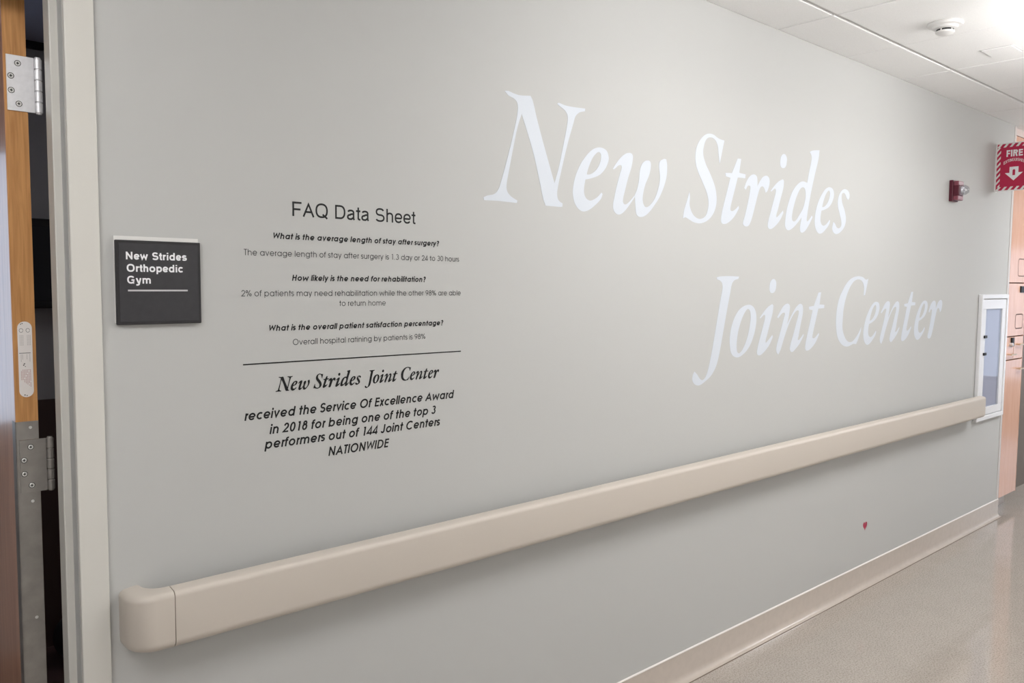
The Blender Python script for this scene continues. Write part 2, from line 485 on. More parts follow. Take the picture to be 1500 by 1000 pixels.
def gro_glyph(c, h):
    """grotesque sans of even weight, em = 1"""
    X, K, Dn, p = .523, .72, -.2, 2.35
    def ess(cx, H_, w):
        rr = (H_ - 2 * h) / 4
        b = -0.01
        return arc(cx, b + h + 3 * rr, w - h, rr, 20, 265, p) + arc(cx, b + h + rr, w + .02 - h, rr, 88, -160, p)[1:]
    def arch(x, w):
        ry = .19 - h * .5
        return [(x, X + .008 - h - ry)] + arc(x + w / 2, X + .008 - h - ry, w / 2, ry, 180, 0, p) + [(x + w, 0)]
    def bowl(cx, w): return arc(cx, X / 2, w - h, X / 2 + .01 - h, 0, 360, p)
    sl = .065 + h
    if c == 'F': return [[(.08 + h, 0), (.08 + h, K)], [(.08, K - h), (.57, K - h)], [(.08, .345), (.51, .345)]], .611
    if c == 'A': return [[(.01 + h, 0), (.333, K - h * 1.8), (.656 - h, 0)], [(.12, .245), (.54, .245)]], .667
    if c == 'Q': return [arc(.39, .36, .345 - h, .372 - h, 0, 360, p), [(.44, .17), (.70, -.03)]], .778
    if c == 'D': return [[(.08 + h, h), (.08 + h, K - h), (.36, K - h)] + arc(.36, .36, .31 - h, .36 - h, 90, -90, p) + [(.08 + h, h)]], .722
    if c == 'a': return [arc(.265, X - .155, .19 - h * .6, .165 - h, 162, 0, p) + [(.475 - h, .06), (.50 - h * .6, 0)],
                         [(.475 - h, .315), (.27, .29)] + arc(.225, .145, .185 - h, .155 - h, 90, 270, p) + [(.30, h - .01), (.475 - h, .13)]], .556
    if c == 't': return [[(.15, .67), (.15, .12)] + arc(.245, .10, .095, .11 - h, 180, 285, p), [(.015, X - h), (.275, X - h)]], .29
    if c == 'S': return [ess(.335, K + .02, .265)], .667
    if c == 'h': return [[(sl, 0), (sl, K)], arch(sl, .43 - 2 * h)], .556
    if c == 'e': return [arc(.28, X / 2, .245 - h, X / 2 + .01 - h, 0, 325, p), [(.06, X / 2 - .01), (.28 + .245 - h, X / 2 - .01)]], .556
    if c == 'N': return [[(.075 + h, 0), (.075 + h, K)], [(.645 - h, 0), (.645 - h, K)], [(.075 + h, K - h * .75), (.645 - h, h * .75)]], .722
    if c == 'w': return [[(.01 + h, X), (.205, h), (.365, X - h * 1.6), (.525, h), (.72 - h, X)]], .74
    if c == 'r': return [[(sl, 0), (sl, X)], [(sl, .3)] + arc(sl + .18, .3, .18, X - h - .3, 180, 88, p)], .36
    if c == 'i': return [[(.13, 0), (.13, X)], [(.13, .62), (.13, K)]], .26
    if c == 'd': return [bowl(.285, .25), [(.535 - h, 0), (.535 - h, K)]], .60
    if c == 's': return [ess(.26, X + .02, .215)], .53
    if c == 'O': return [arc(.39, .36, .345 - h, .372 - h, 0, 360, p)], .778
    if c == 'o': return [arc(.30, X / 2, .265 - h, X / 2 + .01 - h, 0, 360, p)], .60
    if c == 'p': return [bowl(.315, .25), [(.065 + h, Dn), (.065 + h, X)]], .60
    if c == 'c': return [arc(.285, X / 2, .25 - h, X / 2 + .01 - h, 40, 320, p)], .556
    if c == 'G': return [arc(.39, .36, .345 - h, .372 - h, 38, 325, p) + [(.70 - h, .10), (.70 - h, .33), (.42, .33)]], .778
    if c == 'y': return [[(.02 + h, X), (.275, .04)], [(.53 - h, X), (.30, -.08), (.21, Dn + h), (.06, Dn + h)]], .556
    if c == 'm': return [[(sl, 0), (sl, X)], arch(sl, .375 - h), arch(sl + .375 - h, .375 - h)], .889
    if c == 'I': return [[(.14, 0), (.14, K)]], .278
    if c == 'R': return [[(.08 + h, 0), (.08 + h, K)], [(.08 + h, K - h), (.45, K - h)] + arc(.45, .53, .2 - h, .19 - h, 90, -90, p) + [(.08 + h, .34 + h)], [(.42, .35), (.66 - h, 0)]], .722
    if c == 'E': return [[(.08 + h, 0), (.08 + h, K)], [(.08, K - h), (.62, K - h)], [(.08, .37), (.58, .37)], [(.08, h), (.63, h)]], .667
    if c == 'X': return [[(.03 + h, 0), (.637 - h, K)], [(.03 + h, K), (.637 - h, 0)]], .667
    if c == 'T': return [[(.02, K - h), (.59, K - h)], [(.305, 0), (.305, K)]], .611
    if c == 'U': return [[(.08 + h, K), (.08 + h, .28)] + arc(.36, .28, .28 - h, .29 - h, 180, 360, p) + [(.64 - h, K)]], .722
    if c == 'H': return [[(.08 + h, 0), (.08 + h, K)], [(.64 - h, 0), (.64 - h, K)], [(.08, .37), (.64, .37)]], .722
    return [], .29

def strokes_of(text, glyph, h, track=0.0):
    """strokes of a line set at em = 1, with its inked extent"""
    x, out = 0.0, []
    for ch in text:
        st, adv = glyph(ch, h)
        for s in st:
            out.append([(px + x, py) for px, py in s])
        x += adv + track
    lo = min(p[0] for s in out for p in s) - h
    hi = max(p[0] for s in out for p in s) + h
    return out, lo, hi

def set_line(bm, text, glyph, h, x0, x1, z, size, fn, slant=0.0, base=0.0003, track=0.0):
    """text fitted between x0 and x1 on baseline z; size is the em in metres"""
    st, lo, hi = strokes_of(text, glyph, h, track)
    ex = slant * 0.7
    k = (x1 - x0) / ((hi - lo) * size) 
    if slant:
        k = (x1 - x0 - ex * size * 0.75) / ((hi - lo) * size)
    lift = base
    for s in st:
        pts = [(x0 + ((px - lo) * k + slant * py) * size, z + py * size) for px, py in s]
        closed = len(pts) > 12 and (Vector(pts[0]) - Vector(pts[-1])).length < 1e-5
        if closed:
            pts = pts[:-1]
        ribbon(bm, pts, h * size * (0.5 + 0.5 * k), fn, lift, closed)
        lift += 0.000004

# ------------------------------------------------------------------ outlines of the italic letters, in tenths of a millimetre
GLYPH = {
    'N': ('813,3349 888,3362 962,3369 1023,3362 1083,3351 1142,3339 1203,3329 1265,3323 1329,3317 1393,3315 1459,3316 1544,3322 1630,3332 1717,3344 1804,3356 1891,3367 1927,3320 1964,3273 1993,3223 2033,3120 2070,3016 2104,2910 2139,2805 2177,2700 2237,2546 2298,2393 2360,2238 2423,2084 2488,1929 2585,1699 2683,1467 2783,1235 2883,1001 2984,765 3018,856 3053,946 3088,1037 3121,1128 3151,1219 3195,1363 3237,1508 3277,1653 3315,1798 3353,1943 3395,2106 3437,2268 3478,2432 3515,2595 3547,2758 3557,2820 3560,2881 3557,2941 3543,2999 3522,3041 3492,3080 3455,3115 3413,3147 3355,3177 3289,3200 3223,3224 3170,3248 3118,3274 3066,3300 3140,3346 3215,3334 3289,3322 3365,3311 3442,3304 3517,3301 3593,3301 3670,3302 3748,3305 3825,3308 3935,3313 4045,3320 4156,3327 4268,3334 4380,3341 4369,3250 4277,3227 4186,3204 4101,3171 4030,3128 3969,3077 3921,3021 3890,2967 3870,2910 3853,2853 3835,2797 3785,2667 3735,2536 3685,2406 3636,2277 3590,2147 3533,1973 3477,1799 3423,1626 3371,1453 3320,1280 3277,1135 3234,991 3193,846 3156,702 3125,558 3117,505 3114,451 3116,398 3123,346 3136,295 3156,256 3191,222 3232,191 3299,160 3372,135 3361,28 3302,23 3243,18 3184,16 3065,14 2947,14 2829,14 2712,15 2595,15 2571,61 2545,106 2519,152 2496,198 2476,245 2440,354 2407,464 2376,574 2345,684 2311,793 2252,977 2193,1160 2133,1343 2070,1523 2001,1702 1911,1917 1815,2129 1717,2339 1619,2548 1522,2756 1488,2672 1452,2588 1417,2504 1384,2421 1356,2337 1313,2191 1273,2045 1237,1899 1201,1753 1165,1607 1134,1479 1103,1351 1073,1223 1043,1095 1014,968 992,874 969,781 948,688 930,595 918,502 917,454 924,407 937,361 959,318 991,279 1031,245 1076,214 1124,185 1182,157 1243,132 1307,109 1370,86 1354,9 1275,9 1197,10 1119,11 1041,12 951,13 862,15 773,16 684,17 596,17 481,15 366,11 252,7 139,3 27,0 0,79 52,103 105,127 160,148 227,164 297,177 365,191 430,214 489,252 537,298 576,349 604,395 628,442 648,489 666,537 684,585 739,734 792,883 844,1033 894,1183 944,1334 1006,1530 1068,1727 1129,1925 1187,2123 1242,2322 1272,2433 1300,2544 1325,2656 1346,2767 1361,2878 1363,2931 1358,2982 1345,3032 1325,3080 1295,3119 1254,3151 1205,3177 1151,3194 1092,3205 1034,3216 980,3232 934,3258 892,3287 853,3319',),
    'e': ('599,1069 657,1082 715,1094 773,1107 831,1121 888,1137 972,1162 1056,1188 1139,1216 1219,1247 1295,1284 1362,1325 1423,1370 1480,1418 1533,1468 1581,1520 1618,1565 1650,1612 1678,1660 1702,1708 1723,1757 1735,1791 1745,1825 1751,1859 1752,1893 1748,1927 1739,1969 1725,2011 1707,2052 1683,2090 1651,2124 1618,2148 1579,2168 1535,2184 1488,2197 1440,2206 1392,2211 1342,2213 1291,2211 1241,2206 1192,2196 1131,2180 1071,2160 1014,2137 959,2110 908,2082 846,2041 787,1999 732,1954 680,1907 630,1860 566,1797 504,1732 445,1666 390,1600 339,1532 289,1459 244,1386 202,1312 164,1237 130,1162 101,1090 75,1019 54,947 35,875 19,803 10,748 3,694 0,640 1,586 5,533 14,479 26,425 42,372 62,320 88,269 115,227 146,187 182,148 223,112 269,79 310,55 355,34 403,17 455,5 509,0 567,2 624,12 681,27 737,46 789,67 859,100 926,137 989,177 1051,218 1112,260 1169,300 1225,341 1279,383 1330,427 1376,473 1401,506 1421,541 1436,576 1451,612 1468,647 1413,698 1376,667 1341,636 1306,605 1269,574 1229,545 1188,518 1145,492 1100,467 1054,444 1006,424 962,408 916,394 869,386 823,385 772,393 724,407 681,427 644,452 616,478 593,507 574,538 560,570 549,602 540,639 536,677 535,715 537,754 541,792 549,848 560,903 573,959 586,1014', '664,1239 669,1267 674,1294 682,1322 699,1368 717,1414 735,1459 756,1504 778,1550 809,1609 841,1668 875,1726 912,1784 954,1841 987,1880 1025,1917 1065,1953 1109,1988 1154,2022 1204,2047 1257,2053 1303,2033 1337,2003 1354,1967 1359,1917 1357,1867 1349,1816 1336,1765 1318,1715 1297,1666 1270,1618 1240,1570 1205,1524 1167,1479 1132,1444 1094,1412 1053,1381 1010,1351 965,1322 922,1297 875,1276 825,1259 772,1249 718,1244',),
    'w': ('0,1561 31,1597 60,1635 91,1672 122,1708 154,1745 194,1787 234,1828 276,1870 319,1910 365,1950 412,1988 461,2025 512,2061 566,2096 623,2128 673,2152 727,2173 784,2189 842,2201 898,2205 953,2200 998,2184 1027,2160 1046,2131 1057,2100 1060,2067 1055,1997 1045,1927 1030,1856 1011,1786 989,1716 960,1637 927,1559 890,1482 854,1404 822,1327 791,1244 761,1162 733,1079 705,996 678,914 651,837 623,761 596,685 574,609 560,533 560,495 568,457 586,423 617,394 659,383 710,389 758,404 803,425 844,450 882,477 919,505 955,533 1002,570 1047,608 1091,646 1135,685 1180,723 1208,772 1238,820 1268,868 1295,917 1318,966 1344,1037 1367,1109 1388,1180 1405,1252 1421,1324 1430,1382 1435,1441 1438,1500 1443,1558 1454,1617 1466,1666 1481,1715 1499,1764 1522,1812 1552,1859 1578,1891 1610,1922 1646,1952 1687,1979 1732,2003 1780,2021 1832,2035 1886,2042 1940,2045 1983,2040 2020,2025 2044,2003 2060,1969 2069,1934 2073,1897 2072,1860 2069,1823 2058,1763 2044,1702 2026,1641 2005,1581 1980,1521 1944,1452 1902,1384 1858,1316 1816,1249 1780,1180 1750,1108 1723,1036 1699,964 1679,891 1661,819 1652,772 1645,724 1642,677 1643,630 1650,584 1661,543 1676,502 1696,463 1723,426 1758,392 1799,373 1854,366 1908,373 1959,391 2007,414 2051,441 2092,470 2129,500 2183,548 2233,598 2279,649 2321,701 2358,755 2403,827 2443,901 2478,976 2509,1051 2538,1126 2560,1193 2580,1260 2595,1327 2607,1394 2613,1461 2613,1515 2607,1568 2597,1620 2586,1673 2576,1725 2566,1766 2555,1807 2543,1847 2536,1888 2535,1929 2540,1964 2548,2000 2562,2035 2583,2069 2611,2101 2659,2133 2717,2158 2779,2181 2840,2205 2962,2200 2974,2162 2988,2124 3001,2086 3011,2048 3018,2008 3024,1937 3028,1865 3028,1793 3024,1720 3015,1648 3000,1573 2981,1499 2956,1424 2928,1350 2896,1276 2853,1187 2806,1098 2756,1010 2702,922 2644,836 2595,770 2542,706 2485,642 2426,579 2366,517 2301,451 2236,385 2168,320 2097,257 2021,197 1968,159 1912,122 1853,87 1790,57 1722,31 1670,16 1614,6 1557,0 1501,0 1446,5 1400,18 1360,38 1329,64 1307,93 1283,148 1268,205 1259,263 1252,322 1244,380 1235,443 1227,506 1221,570 1214,633 1207,696 1162,647 1118,596 1073,547 1027,497 980,448 930,397 880,347 829,297 775,248 720,200 676,165 632,131 585,98 535,68 481,41 435,25 385,14 334,9 286,12 232,26 184,46 143,73 110,103 84,139 64,176 51,216 43,256 41,297 47,366 60,435 78,504 99,573 118,642 140,723 162,804 186,885 211,966 237,1047 263,1123 291,1199 320,1276 350,1352 379,1428 398,1472 418,1516 438,1560 454,1605 465,1649 464,1680 452,1708 423,1727 379,1730 330,1719 285,1702 239,1674 199,1642 158,1610 123,1589 88,1569 52,1549',),
    'S': ('2603,3368 2572,3261 2540,3154 2509,3047 2477,2940 2445,2833 2421,2752 2396,2670 2371,2588 2346,2507 2320,2425 2304,2494 2287,2562 2270,2631 2254,2699 2237,2768 2224,2835 2214,2903 2202,2970 2187,3036 2162,3101 2139,3146 2111,3190 2077,3232 2037,3271 1989,3306 1936,3336 1873,3361 1803,3378 1727,3384 1624,3376 1523,3351 1439,3311 1383,3265 1338,3215 1304,3163 1276,3110 1254,3058 1228,2985 1208,2912 1195,2839 1191,2766 1197,2695 1216,2620 1244,2547 1282,2475 1325,2405 1371,2336 1433,2256 1503,2179 1576,2103 1649,2026 1716,1947 1790,1853 1864,1759 1935,1663 1999,1565 2056,1465 2092,1383 2121,1300 2143,1216 2160,1130 2172,1044 2176,984 2175,923 2169,862 2158,801 2140,740 2117,676 2089,612 2056,549 2015,488 1967,428 1911,369 1849,311 1781,257 1706,205 1624,158 1544,120 1458,86 1368,57 1274,33 1179,14 1093,4 1006,0 919,1 833,7 750,16 667,30 588,50 512,73 436,96 360,119 291,143 223,168 149,181 73,163 0,131 12,200 23,268 35,337 50,406 69,474 96,543 128,611 162,679 197,747 229,816 258,886 286,956 313,1026 340,1096 368,1166 380,1113 393,1060 404,1007 411,954 410,896 403,837 396,778 393,720 401,662 420,603 445,546 477,489 515,434 559,381 609,333 668,289 736,250 813,217 887,194 967,179 1052,172 1136,177 1229,196 1317,226 1394,265 1457,311 1507,368 1543,428 1568,491 1588,555 1604,618 1618,678 1628,739 1632,799 1630,859 1621,918 1603,986 1578,1053 1548,1118 1513,1183 1475,1247 1420,1328 1360,1408 1297,1487 1232,1565 1169,1643 1105,1721 1038,1798 972,1875 909,1953 853,2032 816,2094 782,2157 753,2221 730,2285 713,2351 701,2425 695,2499 695,2574 701,2649 712,2724 726,2786 746,2847 772,2909 803,2970 841,3030 884,3089 933,3147 987,3204 1047,3259 1114,3312 1175,3355 1240,3395 1311,3432 1387,3464 1467,3490 1558,3508 1651,3516 1743,3514 1833,3507 1913,3492 1986,3467 2058,3441 2133,3417 2201,3402 2272,3389 2345,3379 2430,3373 2516,3370',),
    't': ('1077,2697 1323,2710 1208,2137 1676,2115 1660,1957 1114,1942 1075,1839 1035,1736 996,1632 957,1529 917,1426 871,1308 824,1190 778,1072 734,955 694,837 676,785 658,732 645,680 641,629 652,579 715,550 810,554 895,581 970,620 1042,662 1109,704 1172,749 1234,795 1255,698 1190,622 1128,544 1064,467 995,393 916,321 836,261 750,203 658,149 561,98 459,52 363,20 257,1 153,0 86,18 37,52 11,93 0,149 1,205 9,263 22,320 36,377 61,471 90,564 123,658 156,751 190,845 230,952 271,1060 313,1168 355,1276 396,1384 434,1483 471,1582 508,1681 545,1781 582,1880 256,1911 227,2039 690,2074 727,2137 764,2201 802,2264 840,2327 879,2391 917,2452 957,2513 997,2574 1037,2636',),
    'r': ('20,1567 57,1632 91,1698 127,1764 167,1829 215,1893 256,1939 301,1984 352,2028 408,2070 471,2109 528,2138 594,2163 664,2181 736,2189 819,2182 892,2159 943,2124 973,2081 990,2035 999,1987 1004,1938 1010,1890 1015,1849 1015,1807 1013,1765 1013,1724 1048,1768 1082,1812 1117,1856 1153,1900 1193,1943 1233,1985 1274,2026 1318,2067 1368,2106 1425,2142 1485,2172 1553,2198 1625,2216 1700,2224 1783,2214 1852,2186 1901,2149 1930,2110 1948,2068 1958,2024 1960,1980 1956,1935 1942,1869 1921,1802 1893,1735 1859,1669 1819,1604 1779,1566 1725,1532 1670,1498 1645,1538 1621,1578 1597,1618 1568,1657 1533,1693 1492,1724 1440,1749 1376,1754 1304,1731 1249,1691 1209,1647 1168,1587 1134,1525 1106,1463 1080,1400 1054,1338 1015,1246 979,1155 944,1063 909,971 873,880 833,777 793,674 753,571 710,469 663,367 633,308 601,250 565,192 524,135 475,80 433,47 377,21 312,5 237,0 163,6 98,23 47,51 12,87 0,127 12,187 36,247 66,307 97,367 124,427 167,539 209,651 251,763 291,876 328,989 358,1086 386,1183 413,1280 436,1378 457,1475 469,1527 479,1579 479,1629 460,1677 390,1701 305,1689 249,1648 210,1601 178,1552 142,1504',),
    'i': ('142,1617 203,1668 262,1719 322,1770 385,1820 450,1870 515,1916 581,1962 650,2006 723,2049 800,2091 875,2123 957,2152 1041,2179 1124,2208 1217,2139 1211,2082 1208,2026 1203,1969 1195,1912 1182,1855 1150,1759 1112,1664 1071,1569 1029,1473 989,1378 950,1283 911,1188 872,1094 833,999 797,904 762,829 722,754 686,679 666,605 673,532 721,529 806,580 886,633 953,676 1017,720 1080,764 1142,809 1205,854 1248,760 1195,690 1145,620 1094,550 1038,481 973,415 899,352 819,292 734,233 645,177 551,123 481,84 405,48 324,18 234,0 154,2 80,24 31,58 6,107 0,159 7,213 19,266 46,355 79,444 117,534 156,623 194,712 233,806 274,900 315,994 356,1088 396,1182 434,1268 473,1354 511,1440 543,1527 566,1613 573,1666 562,1717 515,1754 433,1738 353,1691 304,1663 259,1634 214,1604', '1169,3304 1238,3296 1294,3271 1337,3236 1368,3200 1393,3151 1402,3099 1402,3045 1396,2991 1390,2947 1382,2902 1368,2857 1346,2814 1312,2771 1256,2731 1180,2699 1095,2684 1017,2691 951,2715 907,2750 881,2791 865,2835 857,2880 855,2927 857,2973 862,3017 870,3061 884,3106 907,3149 940,3192 998,3242 1077,3285',),
    'd': ('1947,3670 2050,3705 2154,3739 2262,3766 2373,3785 2486,3800 2600,3813 2715,3825 2830,3839 2819,3761 2811,3683 2801,3605 2788,3527 2768,3449 2722,3313 2670,3177 2614,3041 2558,2906 2505,2771 2452,2627 2399,2483 2347,2340 2296,2196 2248,2053 2201,1911 2157,1769 2115,1627 2074,1485 2034,1344 2003,1229 1973,1115 1945,1000 1920,886 1900,772 1885,710 1870,648 1872,588 1907,534 1991,548 2084,609 2152,660 2213,713 2271,766 2331,820 2398,750 2339,678 2282,606 2224,534 2164,463 2098,393 2033,327 1967,262 1896,198 1818,136 1730,79 1645,36 1542,5 1437,0 1361,29 1320,80 1301,135 1294,186 1299,238 1310,290 1323,342 1335,394 1346,451 1359,507 1373,564 1387,621 1401,677 1336,626 1272,574 1207,523 1141,472 1072,423 989,366 906,309 819,254 729,202 632,153 550,116 461,82 367,58 269,50 171,69 95,112 43,165 18,210 4,258 0,307 1,356 4,406 13,507 26,609 44,710 66,812 95,913 127,1009 166,1104 210,1200 257,1295 309,1389 359,1479 412,1569 470,1658 535,1746 609,1833 673,1898 745,1962 824,2024 910,2084 1004,2141 1074,2179 1151,2216 1234,2249 1321,2276 1414,2296 1514,2301 1612,2293 1710,2278 1809,2266 1835,2356 1861,2446 1888,2536 1915,2627 1942,2717 1979,2828 2018,2939 2057,3050 2092,3161 2121,3273 2134,3333 2141,3393 2139,3452 2123,3509 2092,3553 2046,3593 1995,3631', '1473,2040 1563,2017 1624,1972 1660,1919 1687,1853 1703,1785 1710,1717 1709,1647 1700,1578 1678,1480 1649,1382 1612,1285 1565,1188 1510,1092 1458,1021 1394,951 1324,883 1250,816 1177,749 1118,691 1060,632 998,575 928,521 843,474 726,460 627,491 593,536 576,583 570,633 572,684 579,734 597,829 623,924 655,1019 691,1114 730,1209 770,1298 813,1386 860,1475 912,1563 968,1650 1010,1711 1054,1772 1103,1832 1160,1891 1226,1947 1294,1992 1380,2028',),
    's': ('1497,1698 1404,1741 1322,1787 1273,1836 1234,1888 1191,1938 1131,1983 1039,2008 935,2000 867,1961 826,1912 811,1862 810,1793 820,1725 838,1658 863,1591 894,1526 940,1455 996,1386 1057,1317 1115,1248 1164,1177 1210,1099 1254,1019 1292,938 1319,856 1333,773 1333,698 1322,621 1300,545 1265,470 1215,397 1156,334 1084,274 1000,216 908,161 810,110 724,72 627,38 524,13 415,0 306,6 206,31 126,68 58,121 17,180 0,243 3,307 19,372 42,436 67,500 89,565 150,536 211,507 266,475 321,422 370,367 439,320 552,286 681,287 775,322 844,371 882,426 895,481 893,536 881,591 862,645 842,699 814,762 779,824 741,885 701,947 664,1008 626,1069 586,1130 547,1191 513,1252 488,1315 470,1377 457,1440 451,1504 453,1567 464,1631 483,1698 510,1766 545,1833 591,1899 649,1963 703,2012 766,2060 840,2105 924,2144 1019,2175 1145,2192 1276,2185 1391,2160 1467,2128 1524,2087 1568,2041 1602,1993 1623,1936 1622,1877 1606,1817 1559,1757',),
    'J': ('1479,4291 1563,4307 1647,4323 1734,4333 1872,4341 2010,4346 2150,4349 2291,4351 2432,4352 2562,4352 2692,4351 2823,4349 2955,4346 3087,4345 3029,4247 2932,4231 2836,4216 2752,4189 2678,4145 2620,4093 2580,4036 2546,3962 2521,3887 2502,3810 2484,3734 2465,3658 2414,3477 2363,3296 2313,3115 2264,2935 2216,2754 2166,2564 2117,2374 2069,2184 2020,1995 1970,1806 1934,1666 1897,1527 1860,1388 1820,1249 1776,1111 1747,1026 1717,941 1683,857 1643,775 1596,695 1543,619 1485,545 1420,474 1349,406 1270,341 1190,288 1103,239 1010,194 914,151 816,110 731,74 643,40 550,14 448,0 347,8 247,36 159,76 87,131 36,193 7,258 0,314 8,368 25,422 46,474 87,527 139,575 196,536 254,497 307,457 360,406 409,354 460,303 520,255 605,207 696,193 774,223 838,264 890,313 931,364 983,447 1025,533 1061,621 1092,710 1123,798 1168,934 1209,1071 1248,1208 1285,1346 1322,1483 1367,1660 1411,1837 1454,2015 1496,2192 1539,2370 1586,2568 1634,2766 1681,2964 1729,3162 1778,3361 1806,3460 1837,3559 1867,3658 1893,3758 1911,3858 1914,3911 1908,3964 1893,4016 1867,4067 1805,4124 1716,4170 1623,4195 1525,4213',),
    'o': ('1431,2188 1530,2173 1622,2143 1704,2101 1770,2054 1829,1995 1876,1933 1912,1868 1939,1802 1959,1736 1974,1651 1980,1567 1978,1482 1968,1398 1953,1315 1927,1209 1895,1103 1857,999 1812,896 1760,795 1708,704 1650,615 1586,528 1513,443 1431,362 1355,300 1271,240 1180,185 1082,134 978,87 886,52 786,22 680,3 568,0 462,16 359,46 269,88 199,138 139,207 97,279 68,354 47,429 29,504 13,586 3,668 0,749 2,831 10,912 25,1004 45,1095 71,1186 102,1276 140,1365 186,1458 235,1551 291,1642 357,1731 434,1817 504,1882 583,1944 671,2003 769,2056 877,2102 975,2134 1082,2161 1196,2179 1313,2189', '1327,2018 1415,1980 1468,1916 1496,1849 1514,1766 1521,1682 1519,1598 1511,1515 1499,1432 1476,1316 1448,1202 1415,1088 1375,975 1330,863 1287,769 1238,675 1184,583 1123,493 1055,406 1007,350 955,296 895,244 826,199 743,162 647,176 575,232 546,302 528,373 521,444 519,514 521,585 529,688 542,790 561,893 585,994 615,1095 652,1198 695,1301 743,1402 797,1503 856,1603 898,1668 945,1733 997,1796 1054,1858 1117,1918 1173,1967 1243,2009',),
    'n': ('0,1674 47,1725 93,1775 139,1826 187,1876 238,1925 289,1976 340,2027 393,2078 453,2126 523,2170 594,2205 674,2235 763,2257 858,2265 938,2251 1002,2215 1040,2172 1057,2120 1060,2068 1054,2016 1044,1964 1033,1912 1018,1832 998,1752 976,1673 953,1594 927,1515 909,1465 886,1416 863,1367 840,1318 890,1372 940,1427 990,1482 1041,1536 1092,1591 1148,1653 1204,1715 1261,1777 1320,1838 1382,1898 1435,1948 1490,1997 1547,2046 1610,2092 1680,2136 1745,2173 1817,2208 1898,2235 1989,2246 2076,2228 2146,2187 2187,2138 2213,2073 2227,2008 2230,1942 2226,1876 2217,1811 2194,1705 2161,1599 2124,1494 2086,1389 2051,1284 2020,1179 1989,1074 1959,969 1930,864 1902,759 1879,714 1849,666 1838,622 1874,585 1950,584 2024,625 2091,671 2146,706 2197,743 2246,781 2294,820 2343,858 2350,759 2287,692 2226,624 2164,557 2098,491 2027,428 1959,375 1886,323 1809,274 1729,226 1647,180 1584,142 1519,103 1445,73 1357,60 1276,79 1214,124 1179,174 1167,224 1167,274 1177,324 1193,374 1210,422 1250,518 1297,613 1346,708 1397,802 1445,897 1490,993 1535,1088 1579,1184 1622,1280 1665,1376 1706,1464 1748,1551 1788,1639 1823,1728 1850,1818 1860,1867 1853,1916 1802,1948 1705,1949 1613,1922 1539,1884 1450,1822 1371,1757 1299,1689 1233,1619 1171,1549 1099,1461 1032,1371 970,1280 911,1189 854,1098 794,1000 739,903 685,805 632,707 579,609 539,531 501,453 463,374 422,297 376,220 344,175 306,130 267,87 226,43 187,0 135,38 84,77 47,118 22,167 7,218 1,268 5,317 26,396 55,474 89,551 126,628 161,705 202,798 244,892 287,985 330,1078 372,1172 413,1266 454,1360 494,1454 532,1548 570,1642 595,1693 624,1744 641,1796 633,1847 562,1869 466,1858 403,1835 348,1805 298,1772 249,1740 194,1703 143,1664 92,1625',),
    'C': ('3285,3384 3262,3319 3239,3253 3217,3188 3193,3123 3170,3057 3133,2956 3096,2855 3059,2754 3021,2654 2984,2553 2834,2536 2838,2605 2844,2675 2849,2744 2850,2813 2843,2883 2833,2935 2819,2988 2800,3040 2773,3091 2736,3141 2692,3187 2637,3231 2569,3271 2489,3303 2372,3332 2242,3346 2114,3343 2012,3327 1914,3306 1823,3279 1740,3247 1667,3211 1562,3146 1469,3078 1387,3006 1312,2933 1244,2858 1166,2764 1096,2668 1034,2571 977,2473 925,2375 878,2275 836,2176 800,2075 769,1974 743,1873 724,1773 711,1672 703,1572 698,1471 694,1370 688,1278 682,1185 679,1093 685,1000 703,907 731,829 769,750 816,673 873,596 937,520 989,463 1047,407 1115,353 1194,303 1288,260 1388,231 1503,213 1619,209 1725,220 1834,249 1929,288 2013,333 2091,382 2167,431 2238,477 2302,526 2362,576 2418,628 2472,680 2522,731 2567,783 2609,836 2651,889 2694,942 2688,885 2683,828 2674,772 2657,717 2623,647 2585,579 2543,511 2498,444 2451,377 2405,317 2357,258 2306,200 2255,142 2205,84 2092,95 1980,106 1872,107 1762,88 1662,59 1558,35 1442,15 1323,0 1200,0 1079,14 960,37 848,67 747,105 646,152 554,204 470,258 396,315 332,374 266,449 213,526 169,603 133,681 104,759 69,868 43,977 23,1086 10,1194 2,1303 0,1411 3,1519 13,1627 28,1734 48,1841 72,1942 101,2042 136,2141 178,2240 227,2338 277,2423 336,2506 400,2589 470,2671 543,2753 615,2830 690,2908 770,2984 858,3058 955,3130 1043,3188 1137,3243 1240,3296 1351,3344 1472,3387 1586,3420 1707,3447 1835,3469 1967,3485 2102,3496 2214,3500 2327,3497 2441,3489 2553,3477 2663,3460 2760,3432 2845,3395 2932,3358 3032,3334 3119,3338 3202,3361',),
}
BIG_UPPER = [('N', 1.5740, 1.8384), ('e', 1.9582, 1.8325), ('w', 2.1556, 1.8323), ('S', 2.5617, 1.8289), ('t', 2.8128, 1.8354), ('r', 2.9710, 1.8341), ('i', 3.1621, 1.8328), ('d', 3.3031, 1.8300), ('e', 3.5630, 1.8330), ('s', 3.7330, 1.8387)]
BIG_LOWER = [('J', 2.6451, 1.1912), ('o', 2.8972, 1.2886), ('i', 3.1060, 1.2880), ('n', 3.2621, 1.2831), ('t', 3.5150, 1.2890), ('C', 3.8028, 1.2900), ('e', 4.0980, 1.2890), ('n', 4.2900, 1.2860), ('t', 4.5530, 1.2910), ('e', 4.7180, 1.2900), ('r', 4.9080, 1.2910)]

